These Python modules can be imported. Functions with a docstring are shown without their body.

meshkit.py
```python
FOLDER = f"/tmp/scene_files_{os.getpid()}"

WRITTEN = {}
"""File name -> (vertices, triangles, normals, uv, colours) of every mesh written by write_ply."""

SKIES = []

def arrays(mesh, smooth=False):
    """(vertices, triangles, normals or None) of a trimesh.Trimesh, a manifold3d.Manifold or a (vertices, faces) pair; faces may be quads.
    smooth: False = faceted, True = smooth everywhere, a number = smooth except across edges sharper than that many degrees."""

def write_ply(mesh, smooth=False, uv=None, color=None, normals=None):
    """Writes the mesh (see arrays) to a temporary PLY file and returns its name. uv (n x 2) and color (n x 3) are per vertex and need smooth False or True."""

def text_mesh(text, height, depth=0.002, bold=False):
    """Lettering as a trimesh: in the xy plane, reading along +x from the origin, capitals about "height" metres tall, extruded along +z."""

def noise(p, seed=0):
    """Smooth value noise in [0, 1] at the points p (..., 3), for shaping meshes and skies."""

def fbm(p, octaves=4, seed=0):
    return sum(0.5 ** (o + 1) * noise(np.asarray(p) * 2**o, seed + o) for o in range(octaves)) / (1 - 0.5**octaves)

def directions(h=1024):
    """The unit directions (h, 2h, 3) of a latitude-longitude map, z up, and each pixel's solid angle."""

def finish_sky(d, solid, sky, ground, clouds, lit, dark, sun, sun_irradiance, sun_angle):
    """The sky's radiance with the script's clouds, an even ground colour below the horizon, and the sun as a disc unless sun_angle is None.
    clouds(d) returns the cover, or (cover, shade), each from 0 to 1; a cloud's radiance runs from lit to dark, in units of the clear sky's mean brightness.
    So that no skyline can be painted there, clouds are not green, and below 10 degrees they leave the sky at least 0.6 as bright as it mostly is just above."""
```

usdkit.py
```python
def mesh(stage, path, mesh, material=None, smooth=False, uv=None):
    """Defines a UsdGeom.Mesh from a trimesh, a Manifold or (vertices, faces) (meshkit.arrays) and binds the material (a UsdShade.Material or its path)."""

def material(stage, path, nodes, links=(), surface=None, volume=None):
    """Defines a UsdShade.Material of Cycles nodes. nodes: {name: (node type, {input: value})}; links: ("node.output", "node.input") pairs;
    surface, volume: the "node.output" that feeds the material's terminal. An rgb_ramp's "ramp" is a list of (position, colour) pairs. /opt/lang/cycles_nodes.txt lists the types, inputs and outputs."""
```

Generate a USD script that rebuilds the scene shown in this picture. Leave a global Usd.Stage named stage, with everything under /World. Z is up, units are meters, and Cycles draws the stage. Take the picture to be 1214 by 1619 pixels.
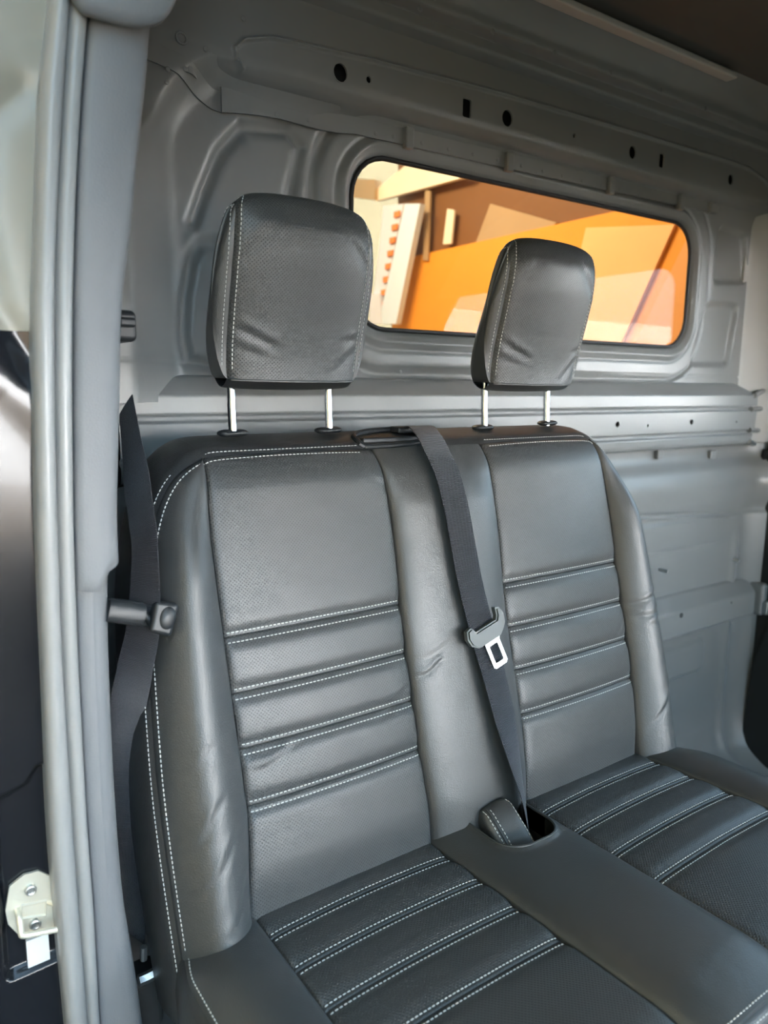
import math, random
import numpy as np, trimesh, shapely, usdkit
from shapely.geometry import Polygon, Point, box as sbox
from scipy.interpolate import PchipInterpolator, CubicSpline
from meshkit import fbm, noise
from pxr import Usd, UsdGeom, UsdLux, UsdShade, Gf, Sdf

random.seed(7); RNG = np.random.default_rng(7)
stage = Usd.Stage.CreateInMemory()
UsdGeom.SetStageUpAxis(stage, 'Z'); UsdGeom.SetStageMetersPerUnit(stage, 1.0)
UsdGeom.Xform.Define(stage, '/World'); UsdGeom.Scope.Define(stage, '/World/Looks')

# ------------------------------------------------------------------ camera
CZ = 1.25                                    # camera height above the cab floor; x across the van, y to its rear
FPX, UC, VC = 1180.0, 607.0, 809.5
YAW, PIT, ROLL = math.radians(35.0), math.radians(9.6), math.radians(-0.5)
fw = np.array([math.sin(YAW)*math.cos(PIT), math.cos(YAW)*math.cos(PIT), -math.sin(PIT)])
rt = np.array([math.cos(YAW), -math.sin(YAW), 0.0]); up = np.cross(rt, fw)
rt, up = rt*math.cos(ROLL)-up*math.sin(ROLL), up*math.cos(ROLL)+rt*math.sin(ROLL)
cam = UsdGeom.Camera.Define(stage, '/World/camera')
cam.CreateHorizontalApertureAttr(36.0); cam.CreateVerticalApertureAttr(36.0*1619/1214)
cam.CreateFocalLengthAttr(36.0*FPX/1214)
cam.CreateClippingRangeAttr(Gf.Vec2f(0.02, 500.0))
cam.CreateFStopAttr(4.8); cam.CreateFocusDistanceAttr(1.2)
M = Gf.Matrix4d(rt[0], rt[1], rt[2], 0, up[0], up[1], up[2], 0, -fw[0], -fw[1], -fw[2], 0, 0, 0, CZ, 1)
cam.AddTransformOp().Set(M)
cam.CreateExposureAttr(1.1)

def ray(px, py): return fw + rt*(px-UC)/FPX - up*(py-VC)/FPX
def onY(px, py, Y): d = ray(px, py); return d*(Y/d[1]) + np.array([0, 0, CZ])
def onX(px, py, X): d = ray(px, py); return d*(X/d[0]) + np.array([0, 0, CZ])

# ------------------------------------------------------------------ light: overcast-bright sky outside, sun from behind the van
dome = UsdLux.DomeLight.Define(stage, '/World/sky')
dome.CreateIntensityAttr(1.0)
SKY = usdkit.material(stage, '/World/Looks/hazy_sky', {'tc': ('texture_coordinate', {}), 's': ('separate_xyz', {}), 'b': ('background_shader', {'strength': 2.6}),
    'r': ('rgb_ramp', {'ramp': [(0.0, (0.56, 0.83, 1.0)), (1.0, (0.44, 0.70, 1.0))]})},
    [('tc.generated', 's.vector'), ('s.z', 'r.fac'), ('r.color', 'b.color')], surface='b.background')   # an even, bright overcast
UsdShade.MaterialBindingAPI.Apply(dome.GetPrim()).Bind(SKY)
sun = UsdLux.DistantLight.Define(stage, '/World/sun')
sun.CreateNormalizeAttr(True); sun.CreateIntensityAttr(24.0); sun.CreateAngleAttr(0.8); sun.CreateColorAttr(Gf.Vec3f(1.0, 0.96, 0.92))
def aim(prim, direction):                    # -z of the light along direction
    d = np.array(direction, float); d /= np.linalg.norm(d); z = -d
    x = np.cross([0, 0, 1.0], z); x /= np.linalg.norm(x); y = np.cross(z, x)
    UsdGeom.Xformable(prim).AddTransformOp().Set(Gf.Matrix4d(*x, 0, *y, 0, *z, 0, 0, 0, 0, 1))
aim(sun, (0.70, -0.55, -0.45))

# ------------------------------------------------------------------ materials
def mat(name, nodes, links, surface): return usdkit.material(stage, '/World/Looks/'+name, nodes, links, surface=surface)
def plain(name, col, rough=0.5, spec=0.5, metal=0.0, coat=0.0, bump=None, bscale=200, bdist=0.0004, vary=0.0):
    n = {'p': ('principled_bsdf', {'base_color': col, 'roughness': rough, 'specular_ior_level': spec, 'metallic': metal, 'coat_weight': coat, 'coat_roughness': 0.04})}
    l = []
    if bump or vary:
        n['tc'] = ('texture_coordinate', {})
    if bump:
        if bump == 'noise':
            n['t'] = ('noise_texture', {'scale': bscale, 'detail': 3.0}); o = 't.fac'
        else:
            n['t'] = ('voronoi_texture', {'scale': bscale}); o = 't.distance'
        n['b'] = ('bump', {'distance': bdist, 'strength': 0.6})
        l += [('tc.object', 't.vector'), (o, 'b.height'), ('b.normal', 'p.normal')]
    if vary:
        n['v'] = ('noise_texture', {'scale': 3.0, 'detail': 5.0, 'roughness': 0.65})
        n['m'] = ('mix', {'color1': tuple(c*(1-vary) for c in col), 'color2': tuple(min(1, c*(1+vary)) for c in col)})
        l += [('tc.object', 'v.vector'), ('v.fac', 'm.fac'), ('m.color', 'p.base_color')]
    return mat(name, n, l, 'p.BSDF')

def leather(name, perforated=False, col=(0.040, 0.040, 0.039), pitch=0.0038, dot=0.0):
    n = {'tc': ('texture_coordinate', {}), 'p': ('principled_bsdf', {'base_color': col, 'roughness': 0.45, 'specular_ior_level': 0.85}),
         'gr': ('voronoi_texture', {'scale': 520.0}), 'nz': ('noise_texture', {'scale': 60.0, 'detail': 3.0}),
         'h1': ('math', {'math_type': 'multiply_add', 'value2': 0.5}),
         'b': ('bump', {'distance': 0.0006, 'strength': 0.55})}
    l = [('tc.object', 'gr.vector'), ('tc.object', 'nz.vector'), ('gr.distance', 'h1.value1'), ('nz.fac', 'h1.value3'), ('b.normal', 'p.normal')]
    if not perforated:
        l += [('h1.value', 'b.height')]
    else:
        n['mp'] = ('mapping', {'rotation': (0, 0, math.pi/4), 'scale': (1/pitch, 1/pitch, 1.0)})
        n['vo'] = ('voronoi_texture', {'dimensions': '2D', 'scale': 1.0, 'randomness': 0.0})
        n['rg'] = ('map_range', {'from_min': 0.18, 'from_max': 0.34, 'to_min': 0.0, 'to_max': 1.0, 'clamp': True, 'range_type': 'smoothstep'})
        n['h2'] = ('math', {'math_type': 'multiply_add', 'value2': 0.12})
        n['mc'] = ('mix', {'color1': tuple(c*0.30 for c in col), 'color2': col})
        l += [('tc.UV', 'mp.vector'), ('mp.vector', 'vo.vector'), ('vo.distance', 'rg.value'), ('rg.result', 'mc.fac'), ('mc.color', 'p.base_color'),
              ('h1.value', 'h2.value1'), ('rg.result', 'h2.value3'), ('h2.value', 'b.height')]
        n['b'] = ('bump', {'distance': 0.0007, 'strength': 0.8})
    return mat(name, n, l, 'p.BSDF')

L_SMOOTH = leather('smooth_leather')
L_PERF = leather('perforated_leather', True)
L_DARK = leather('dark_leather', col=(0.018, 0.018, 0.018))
GREY = plain('grey_painted_metal', (0.190, 0.190, 0.186), 0.38, 0.5, bump='noise', bscale=140, bdist=0.0003)
LGREY = plain('light_grey_and_lit_metal', (0.42, 0.41, 0.39), 0.5, 0.5, bump='noise', bscale=140, bdist=0.0003)  # also carries the brighter light painted on the bulkhead return
GREYD = plain('grey_metal_gap', (0.03, 0.03, 0.03), 0.7)
ROOFM = plain('dark_roof_lining', (0.085, 0.080, 0.072), 0.75, 0.3, bump='noise', bscale=90, bdist=0.0005)
TRIM = plain('grey_plastic_trim', (0.150, 0.153, 0.157), 0.52, 0.45, bump='noise', bscale=420, bdist=0.0006)
SEALM = plain('grey_rubber_seal', (0.235, 0.232, 0.226), 0.30, 0.5)
BLACKP = plain('black_gloss_paint', (0.006, 0.006, 0.007), 0.16, 0.4, coat=0.15)
JAMBGLARE = plain('beige_jamb_glare', (0.20, 0.185, 0.145), 0.35, 0.5)  # bright reflection on the upper jamb, put into the colour
BLACKPL = plain('black_plastic', (0.014, 0.015, 0.016), 0.42, 0.5, bump='noise', bscale=500, bdist=0.0002)
DTRIM = plain('dark_plastic_trim', (0.020, 0.020, 0.019), 0.55, 0.4, bump='noise', bscale=300, bdist=0.0003)
RUBBER = plain('black_rubber', (0.008, 0.008, 0.008), 0.6, 0.4)
CHROME = plain('chrome', (0.86, 0.86, 0.86), 0.07, 0.5, metal=1.0)
STEEL = plain('bright_steel', (0.50, 0.50, 0.49), 0.36, 0.5, metal=1.0)
ZINC = plain('yellowed_zinc', (0.74, 0.68, 0.55), 0.36, 0.5, metal=0.55, vary=0.2)
THREAD = plain('grey_thread', (0.54, 0.53, 0.51), 0.7, 0.3)
STICK = plain('white_sticker', (0.72, 0.72, 0.72), 0.5)
TONGUEP = plain('grey_green_plastic', (0.085, 0.095, 0.095), 0.42, 0.5)
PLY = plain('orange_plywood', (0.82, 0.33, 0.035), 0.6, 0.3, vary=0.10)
PLYP = plain('pale_ply_and_sun_patch', (0.88, 0.52, 0.20), 0.6, 0.3, vary=0.08)  # bay floor plywood, and the sun patch put into colour
PATCHR = plain('pinkish_light_patch', (0.80, 0.37, 0.11), 0.6, 0.3, vary=0.08)  # patch of light on the ply wall, put into colour
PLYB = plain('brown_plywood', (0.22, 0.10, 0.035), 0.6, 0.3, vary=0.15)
TAN = plain('tan_board', (0.45, 0.30, 0.15), 0.6, 0.3, vary=0.1)
CREAMP = plain('sunlit_lining', (0.92, 0.78, 0.55), 0.6, 0.3, vary=0.1)  # cream roof lining, also sunlight and a reflection put into colour
WHITEB = plain('bluish_white_paint', (0.70, 0.78, 0.80), 0.5)
ORANGEM = plain('orange_reflector', (0.85, 0.25, 0.06), 0.4)
CONCRETE = plain('brown_asphalt', (0.120, 0.088, 0.055), 0.9, 0.2, bump='noise', bscale=30, bdist=0.003, vary=0.2)
FACADE = plain('warm_brown_facade', (0.36, 0.25, 0.13), 0.9, 0.2, vary=0.1)
PALEW = plain('white_bounce_wall', (0.74, 0.77, 0.80), 0.9, 0.2, vary=0.05)
FLOORM = plain('black_rubber_floor', (0.02, 0.02, 0.02), 0.7, 0.3, bump='noise', bscale=200, bdist=0.0005)
WEB = mat('belt_webbing', {'tc': ('texture_coordinate', {}), 'w': ('wave_texture', {'wave_type': 'bands', 'bands_direction': 'y', 'scale': 150.0, 'distortion': 0.0, 'detail': 0.0}),
        'n': ('noise_texture', {'scale': 900.0}), 'h': ('math', {'math_type': 'multiply_add', 'value2': 0.5}), 'b': ('bump', {'distance': 0.0008, 'strength': 0.8}),
        'p': ('principled_bsdf', {'base_color': (0.020, 0.020, 0.025), 'roughness': 0.48, 'specular_ior_level': 0.5, 'sheen_weight': 0.15, 'sheen_roughness': 0.4})},
        [('tc.UV', 'w.vector'), ('tc.object', 'n.vector'), ('n.fac', 'h.value1'), ('w.fac', 'h.value3'), ('h.value', 'b.height'), ('b.normal', 'p.normal')], 'p.BSDF')
GLASS = mat('window_glass', {'t': ('transparent_bsdf', {'color': (0.95, 0.95, 0.94)}), 'g': ('glossy_bsdf', {'color': (1, 1, 1), 'roughness': 0.02}), 'f': ('layer_weight', {'blend': 0.5}), 'pw': ('math', {'math_type': 'power', 'value2': 5.0}), 'ma': ('math', {'math_type': 'multiply_add', 'value2': 0.45, 'value3': 0.018}), 'm': ('mix_closure', {})},
        [('f.facing', 'pw.value1'), ('pw.value', 'ma.value1'), ('ma.value', 'm.fac'), ('t.BSDF', 'm.closure1'), ('g.BSDF', 'm.closure2')], 'm.closure')

# ------------------------------------------------------------------ scene helpers
USED = {}
def numbered(parent, name):
    k = USED.setdefault((parent, name), 0); USED[(parent, name)] += 1
    return name if k == 0 else f'{name}_{k:03d}'
def setdata(p, label=None, cat=None, group=None, kind=None):
    for k, v in (('label', label), ('category', cat), ('group', group), ('kind', kind)):
        if v: p.SetCustomDataByKey(k, v)
    return p
def thing(name, label=None, cat=None, group=None, kind=None, loc=(0, 0, 0)):
    x = UsdGeom.Xform.Define(stage, '/World/'+numbered('/World', name))
    if any(loc): x.AddTranslateOp().Set(Gf.Vec3d(*map(float, loc)))
    return setdata(x.GetPrim(), label, cat, group, kind)
def obj(name, mesh, m, parent=None, smooth=35, uv=None, **data):
    base = str(parent.GetPath()) if parent else '/World'
    me = usdkit.mesh(stage, base+'/'+numbered(base, name), mesh, m, smooth=True if uv is not None else smooth, uv=uv)
    return setdata(me.GetPrim(), **data)
cat_ = trimesh.util.concatenate

def grid(P, flip=False):
    nu, nv = P.shape[:2]
    i = np.arange(nu*nv).reshape(nu, nv)
    q = np.stack([i[:-1, :-1], i[1:, :-1], i[1:, 1:], i[:-1, 1:]], -1).reshape(-1, 4)
    if flip: q = q[:, ::-1]
    f = np.vstack([q[:, [0, 1, 2]], q[:, [0, 2, 3]]])
    return trimesh.Trimesh(P.reshape(-1, 3), f, process=False)
def solidify(m, off):
    """adds a back face displaced by off and closes the rim"""
    v, f = np.array(m.vertices), np.array(m.faces); n = len(v)
    e = np.vstack([f[:, [0, 1]], f[:, [1, 2]], f[:, [2, 0]]])
    key = e[:, 0].astype(np.int64)*n + e[:, 1]; rev = e[:, 1].astype(np.int64)*n + e[:, 0]
    b = e[~np.isin(key, rev)]
    rim = np.vstack([np.stack([b[:, 1], b[:, 0], b[:, 0]+n], 1), np.stack([b[:, 1], b[:, 0]+n, b[:, 1]+n], 1)])
    return trimesh.Trimesh(np.vstack([v, v+np.asarray(off)]), np.vstack([f, f[:, ::-1]+n, rim]), process=False)
def box(x0, x1, y0, y1, z0, z1, r=0.0, seg=3):
    x0, x1, y0, y1, z0, z1 = min(x0,x1), max(x0,x1), min(y0,y1), max(y0,y1), min(z0,z1), max(z0,z1)
    if r <= 0:
        m = trimesh.creation.box((x1-x0, y1-y0, z1-z0)); m.apply_translation(((x0+x1)/2, (y0+y1)/2, (z0+z1)/2)); return m
    r = min(r, (x1-x0)/2.01, (y1-y0)/2.01, (z1-z0)/2.01)
    s = trimesh.creation.icosphere(seg-1, r); pts = []
    for a in (x0+r, x1-r):
        for b in (y0+r, y1-r):
            for c in (z0+r, z1-r): pts.append(s.vertices+np.array([a, b, c]))
    return trimesh.convex.convex_hull(np.vstack(pts))
def frames(path, hint=(0, 0, 1.0)):
    path = np.asarray(path, float); t = np.gradient(path, axis=0); t /= np.linalg.norm(t, axis=1, keepdims=True)
    return t
def tube(path, r, n=10, cap=True):
    path = np.asarray(path, float); t = frames(path); u = np.cross(t[0], [0.31, 0.2, 0.93]); u /= np.linalg.norm(u); rings = []
    rr = np.broadcast_to(r, len(path))
    for k in range(len(path)):
        u = u - t[k]*(u@t[k]); u /= np.linalg.norm(u); w = np.cross(t[k], u)
        a = np.linspace(0, 2*np.pi, n, endpoint=False)
        rings.append(path[k]+rr[k]*(np.cos(a)[:, None]*u+np.sin(a)[:, None]*w))
    R = np.array(rings); i = np.arange(len(path)*n).reshape(len(path), n); j = np.roll(i, -1, 1)
    q = np.stack([i[:-1], j[:-1], j[1:], i[1:]], -1).reshape(-1, 4)
    v = R.reshape(-1, 3); f = [np.vstack([q[:, [0, 1, 2]], q[:, [0, 2, 3]]])]
    if cap:
        v = np.vstack([v, path[0], path[-1]]); a, b = len(v)-2, len(v)-1
        f += [np.stack([np.full(n, a), j[0], i[0]], 1), np.stack([np.full(n, b), i[-1], j[-1]], 1)]
    return trimesh.Trimesh(v, np.vstack(f), process=False)
def resample(p, step=None, n=None):
    p = np.asarray(p, float); s = np.r_[0, np.cumsum(np.linalg.norm(np.diff(p, axis=0), axis=1))]
    n = n or max(2, int(round(s[-1]/step))+1); t = np.linspace(0, s[-1], n)
    return np.stack([np.interp(t, s, p[:, k]) for k in range(p.shape[1])], 1)
def spline(p, n):
    p = np.asarray(p, float); s = np.r_[0, np.cumsum(np.linalg.norm(np.diff(p, axis=0), axis=1))]
    return PchipInterpolator(s, p, axis=0)(np.linspace(0, s[-1], n))
def ribbon(path, wdir, w, th=0.0014):
    """flat strap: path (n,3), wdir (n,3) width directions; closed slab with uv in metres"""
    path = np.asarray(path, float); t = frames(path); wd = np.asarray(wdir, float); wd = wd-t*np.sum(wd*t, 1, keepdims=True); wd /= np.linalg.norm(wd, axis=1, keepdims=True)
    nn = np.cross(t, wd); w = np.broadcast_to(w, len(path))[:, None]
    cols = np.linspace(-0.5, 0.5, 7); bow = (1-(2*cols)**2)*0.0006
    top = np.stack([path+wd*w*c+nn*(th/2+b) for c, b in zip(cols, bow)], 1); bot = np.stack([path+wd*w*c-nn*(th/2-b) for c, b in zip(cols[::-1], bow[::-1])], 1)
    ring = np.concatenate([top, bot], 1); n, m = ring.shape[:2]
    s = np.r_[0, np.cumsum(np.linalg.norm(np.diff(path, axis=0), axis=1))]
    i = np.arange(n*m).reshape(n, m); j = np.roll(i, -1, 1)
    q = np.stack([i[:-1], j[:-1], j[1:], i[1:]], -1).reshape(-1, 4)
    f = np.vstack([q[:, [0, 1, 2]], q[:, [0, 2, 3]]])
    f = np.vstack([f, [[0, k+1, k] for k in range(1, m-1)], [[(n-1)*m, (n-1)*m+k, (n-1)*m+k+1] for k in range(1, m-1)]])
    uv = np.stack([np.concatenate([cols, cols[::-1]])[None, :]*w, np.repeat(s[:, None], m, 1)], -1).reshape(-1, 2)
    return trimesh.Trimesh(ring.reshape(-1, 3), f[:, ::-1], process=False), uv

def stitches(path, normals, length=0.0044, gap=0.0018, r=0.00074):
    """short thread loops along a seam, half sunk"""
    path = np.asarray(path, float); s = np.r_[0, np.cumsum(np.linalg.norm(np.diff(path, axis=0), axis=1))]
    nn = np.asarray(normals, float); out = []; pitch = length+gap
    prof = np.array([[-.5, 0, -.5], [-.38, .8, .6], [.38, .8, .6], [.5, 0, -.5]])
    V = []; Fc = []; k = 0
    for c in np.arange(pitch/2, s[-1], pitch):
        a = np.array([np.interp(c-length/2, s, path[:, q]) for q in range(3)]); b = np.array([np.interp(c+length/2, s, path[:, q]) for q in range(3)])
        n = np.array([np.interp(c, s, nn[:, q]) for q in range(3)]); n /= np.linalg.norm(n)
        d = b-a; L = np.linalg.norm(d)
        if L < 1e-5: continue
        d /= L; w = np.cross(d, n); w /= np.linalg.norm(w); n = np.cross(w, d); m = (a+b)/2
        ring = []
        for al, sc, hh in ((-.5, .55, -.2), (-.25, 1.0, .35), (.25, 1.0, .35), (.5, .55, -.2)):
            ce = m+d*al*length+n*r*hh
            for (p, q) in ((1.25, 0), (0, 1.0), (-1.25, 0), (0, -1.0)): ring.append(ce+w*p*r*sc+n*q*r*sc)
        V.append(ring); base = k*16
        for g in range(3):
            for h in range(4):
                i0, i1 = base+g*4+h, base+g*4+(h+1) % 4
                Fc += [(i0, i1, i1+4), (i0, i1+4, i0+4)]
        Fc += [(base, base+2, base+1), (base, base+3, base+2), (base+12, base+13, base+14), (base+12, base+14, base+15)]
        k += 1
    return trimesh.Trimesh(np.vstack(V), np.array(Fc), process=False)

def sdf_rrect(x, z, x0, x1, z0, z1, r):
    """distance outside (+) a rounded rectangle"""
    qx = np.abs(x-(x0+x1)/2)-(x1-x0)/2+r; qz = np.abs(z-(z0+z1)/2)-(z1-z0)/2+r
    return np.hypot(np.maximum(qx, 0), np.maximum(qz, 0))+np.minimum(np.maximum(qx, qz), 0)-r
def sdf_poly(x, z, pts, r=0.0):
    g = Polygon(pts)
    if r: g = g.buffer(-r).buffer(r*1.0, 12)
    p = shapely.points(np.stack([np.ravel(x), np.ravel(z)], 1)); d = shapely.distance(p, g.exterior)
    return np.where(shapely.contains(g, p), -d, d).reshape(np.shape(x))
def sstep(a, b, x): t = np.clip((x-a)/(b-a), 0, 1); return t*t*(3-2*t)
def cut_grid(A, B, fn, hole=None, flip=False):
    """surface fn(a,b)->(...,3) over a grid; where hole(a,b)<0 it is cut away, with the rim snapped onto the outline"""
    A, B = A.copy(), B.copy()
    if hole is None: return grid(fn(A, B), flip)
    h = hole(A, B); m = grid(np.stack([A, B, A*0], -1), flip); f = np.array(m.faces); hf = h.ravel()[f]
    keep = f[(hf > 0).any(1)]
    a, b = A.ravel(), B.ravel()
    ins = np.unique(keep[h.ravel()[keep] <= 0])
    e = 1e-4
    for _ in range(4):
        hv = hole(a[ins], b[ins]); ga = (hole(a[ins]+e, b[ins])-hole(a[ins]-e, b[ins]))/(2*e); gb = (hole(a[ins], b[ins]+e)-hole(a[ins], b[ins]-e))/(2*e)
        gg = np.maximum(ga*ga+gb*gb, 1e-6); a[ins] -= hv*ga/gg; b[ins] -= hv*gb/gg
    P = fn(a, b); mm = trimesh.Trimesh(P, keep, process=False); mm.remove_unreferenced_vertices(); return mm

Z = CZ                                        # heights below are measured from the camera, so Z + h
# ------------------------------------------------------------------ setting: outside
obj('ground', box(-40, 40, -40, 40, -0.62, -0.55), CONCRETE, kind='structure', label='brownish asphalt yard outside the van')
obj('wall_front_bounce', box(-0.8, 34, -14.4, -14.0, -0.55, 3.4), PALEW, kind='structure', label='unseen pale wall added across the yard to bounce light into the cab')  # out of view, added to throw bright light onto the seat
obj('wall_sky_block', box(-3.4, -3.0, -4.9, 12.0, -0.55, 12.0), FACADE, kind='structure', label='unseen warm wall added beside the open passenger door to block the sky')  # out of view, added to block side sky and warm the cab
obj('wall_opposite', box(-8, 14, 11.0, 11.6, -0.55, 6.0), FACADE, kind='structure', label='pale wall seen far off through the open rear of the van')
# ------------------------------------------------------------------ setting: cab shell
obj('floor', box(0.16, 2.40, -1.2, 1.28, -0.05, 0.0), FLOORM, kind='structure', label='black rubber cab floor under the seat')
def sheet_x(prof, xa, xb, n=60, sub=6):
    """profile (Y, h) swept along x from xa[k] to xb[k]"""
    prof = np.asarray(prof, float)
    xa = np.broadcast_to(xa, len(prof)); xb = np.broadcast_to(xb, len(prof))
    P = []
    for t in np.linspace(0, 1, n): P.append(np.stack([xa+(xb-xa)*t, prof[:, 0], Z+prof[:, 1]], 1))
    return grid(np.array(P))
def roundprof(p, r=0.006, n=5):
    """profile with its corners rounded"""
    p = np.asarray(p, float); out = [p[0]]
    for a, b, c in zip(p[:-2], p[1:-1], p[2:]):
        la, lc = np.linalg.norm(a-b), np.linalg.norm(c-b); q = min(r, la*.45, lc*.45)
        u, w = b+(a-b)/la*q, b+(c-b)/lc*q
        for t in np.linspace(0, 1, n): out.append((1-t)**2*u+2*t*(1-t)*b+t*t*w)
    out.append(p[-1]); return np.array(out)
roofp = [(1.165, .772), (1.10, .786), (0.9, .80), (0.3, .80), (-0.15, .62), (-0.40, .32), (-0.55, .07)]
roof = thing('ceiling', kind='structure', label='dark roof lining over the cab')
obj('roof_skin', solidify(sheet_x(roundprof(roofp, .04), 0.20, 2.50), (0, 0, .03)), ROOFM, roof)
obj('roof_bow', box(1.02, 1.845, 1.135, 1.165, Z+.752, Z+.766, .004), LGREY, roof, label='pale bar across the dark roof')
obj('roof_bow', box(0.3, 2.45, 0.55, 0.62, Z+.80, Z+.825, .004), ROOFM, roof)
d_ = ray(1192, 148); b = d_*(.772/d_[2])+np.array([0, 0, Z]); lm = trimesh.creation.icosphere(3, .012); lm.apply_scale((1, 1, .8)); lm.apply_translation(b); obj('roof_lamp', lm, LGREY, roof)
skin = sbox(.16, -1.25, 2.26, .80).union(sbox(.16, .505, 2.62, .80)).difference(Polygon([(.79, .08), (2.0, .08), (2.0, .49), (.79, .49)]).buffer(.01))
# ---- bulkhead: one pressed-steel wall of header, window panel, rails and lower panel
wb = thing('wall_back', kind='structure', label='grey painted steel bulkhead behind the seat')
sk = trimesh.creation.extrude_polygon(skin, .004); sk.apply_transform(np.array([[1, 0, 0, 0], [0, 0, -1, 1.332], [0, 1, 0, Z], [0, 0, 0, 1]])); obj('back_skin', sk, GREYD, wb)
WIN = (0.828, 1.963, 0.112, 0.452, 0.085)
def win_sdf(x, h): return sdf_rrect(x, h, *WIN)
def dpath(x, h, pts):
    p = shapely.points(np.stack([np.ravel(x), np.ravel(h)], 1)); return shapely.distance(p, shapely.LineString(pts)).reshape(np.shape(x))
PXY = lambda pts, Y: [tuple(onY(a, b, Y)[[0, 2]]-np.array([0, Z])) for a, b in pts]
soft = lambda s, k: k*np.logaddexp(0, s/k)
TRAP = [(.505, .275), (.526, .33), (.558, .40), (.60, .445), (.69, .458), (.716, .435), (.690, .33), (.685, .23)]
LOWT = PXY([(350, 384), (318, 386), (303, 410), (293, 470), (290, 530), (300, 572), (340, 580)], 1.30)
def win_panel(x, h):
    y = np.full(np.shape(x), 1.30)
    s = sdf_rrect(x, h, 0.463, 2.40, -0.60, 0.502, 0.13)
    q = soft(s, .008)*1.05; y -= q-soft(q-(.0455+.060*sstep(.44, .33, h)), .003)
    for pts, a, w in ((TRAP, .013, .012), (LOWT, .013, .011)):
        y += a*np.exp(-(dpath(x, h, pts)/w)**2)
    d = win_sdf(x, h)
    side = sstep(1.75, 1.25, x)
    y += (.003+.010*side+.006*sstep(.12, .02, h))*np.exp(-((d-.088)/(.006+.006*side))**2)
    y -= .0075*np.exp(-((d-.022)/.0075)**2); y += .010*np.exp(-(np.maximum(d, 0)/.005)**2); y += .0035*np.exp(-((d-.038)/.004)**2)
    for pts in ([(2.088, .464), (2.225, .456), (2.247, .318), (2.072, .305)], [(2.06, .246), (2.215, .250), (2.185, .072), (1.985, .066)]):
        dd = sdf_poly(x, h, pts, .02); y += .013*sstep(.010, -.012, dd)
    y += .002*np.exp(-((h-.036)/.002)**2)*sstep(2.3, 2.25, x)
    return y
A, B = np.meshgrid(np.linspace(.24, 2.252, 520), np.linspace(-.03, .535, 170), indexing='ij')
wp = cut_grid(A, B, lambda a, b: np.stack([a, win_panel(a, b), Z+b], -1), win_sdf)
obj('window_panel', solidify(wp, (0, .004, 0)), GREY, wb)
# weld flange of the header, lapping over the window panel
ft = [(.556, .500), (.575, .500), (.657, .493), (.735, .490), (.765, .500), (.811, .505), (2.055, .520)]
fb = [(2.062, .512), (2.040, .489), (1.583, .482), (1.235, .478), (.954, .476), (.825, .475), (.790, .470), (.755, .468), (.657, .471), (.600, .466), (.556, .460)]
fl = trimesh.creation.extrude_polygon(Polygon(ft+fb), .0035); fl.apply_transform(np.array([[1, 0, 0, 0], [0, 0, -1, 1.2915], [0, 1, 0, Z], [0, 0, 0, 1]]))
obj('weld_flange', fl, GREY, wb)
lo2 = np.array([(.562, .462), (.545, .463), (.525, .470), (.505, .478), (.480, .487), (.452, .493), (.420, .498), (.38, .500), (.33, .500)]); lo2 = spline(lo2, 60)
Fg = np.array([[(x, float(win_panel(np.array([x]), np.array([h+t*.045]))[0])-.0040+.008*t**2, Z+h+t*.045) for x, h in lo2] for t in np.linspace(0, 1, 14)])
obj('weld_flange', solidify(grid(Fg), (0, .003, 0)), GREY, wb)
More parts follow.
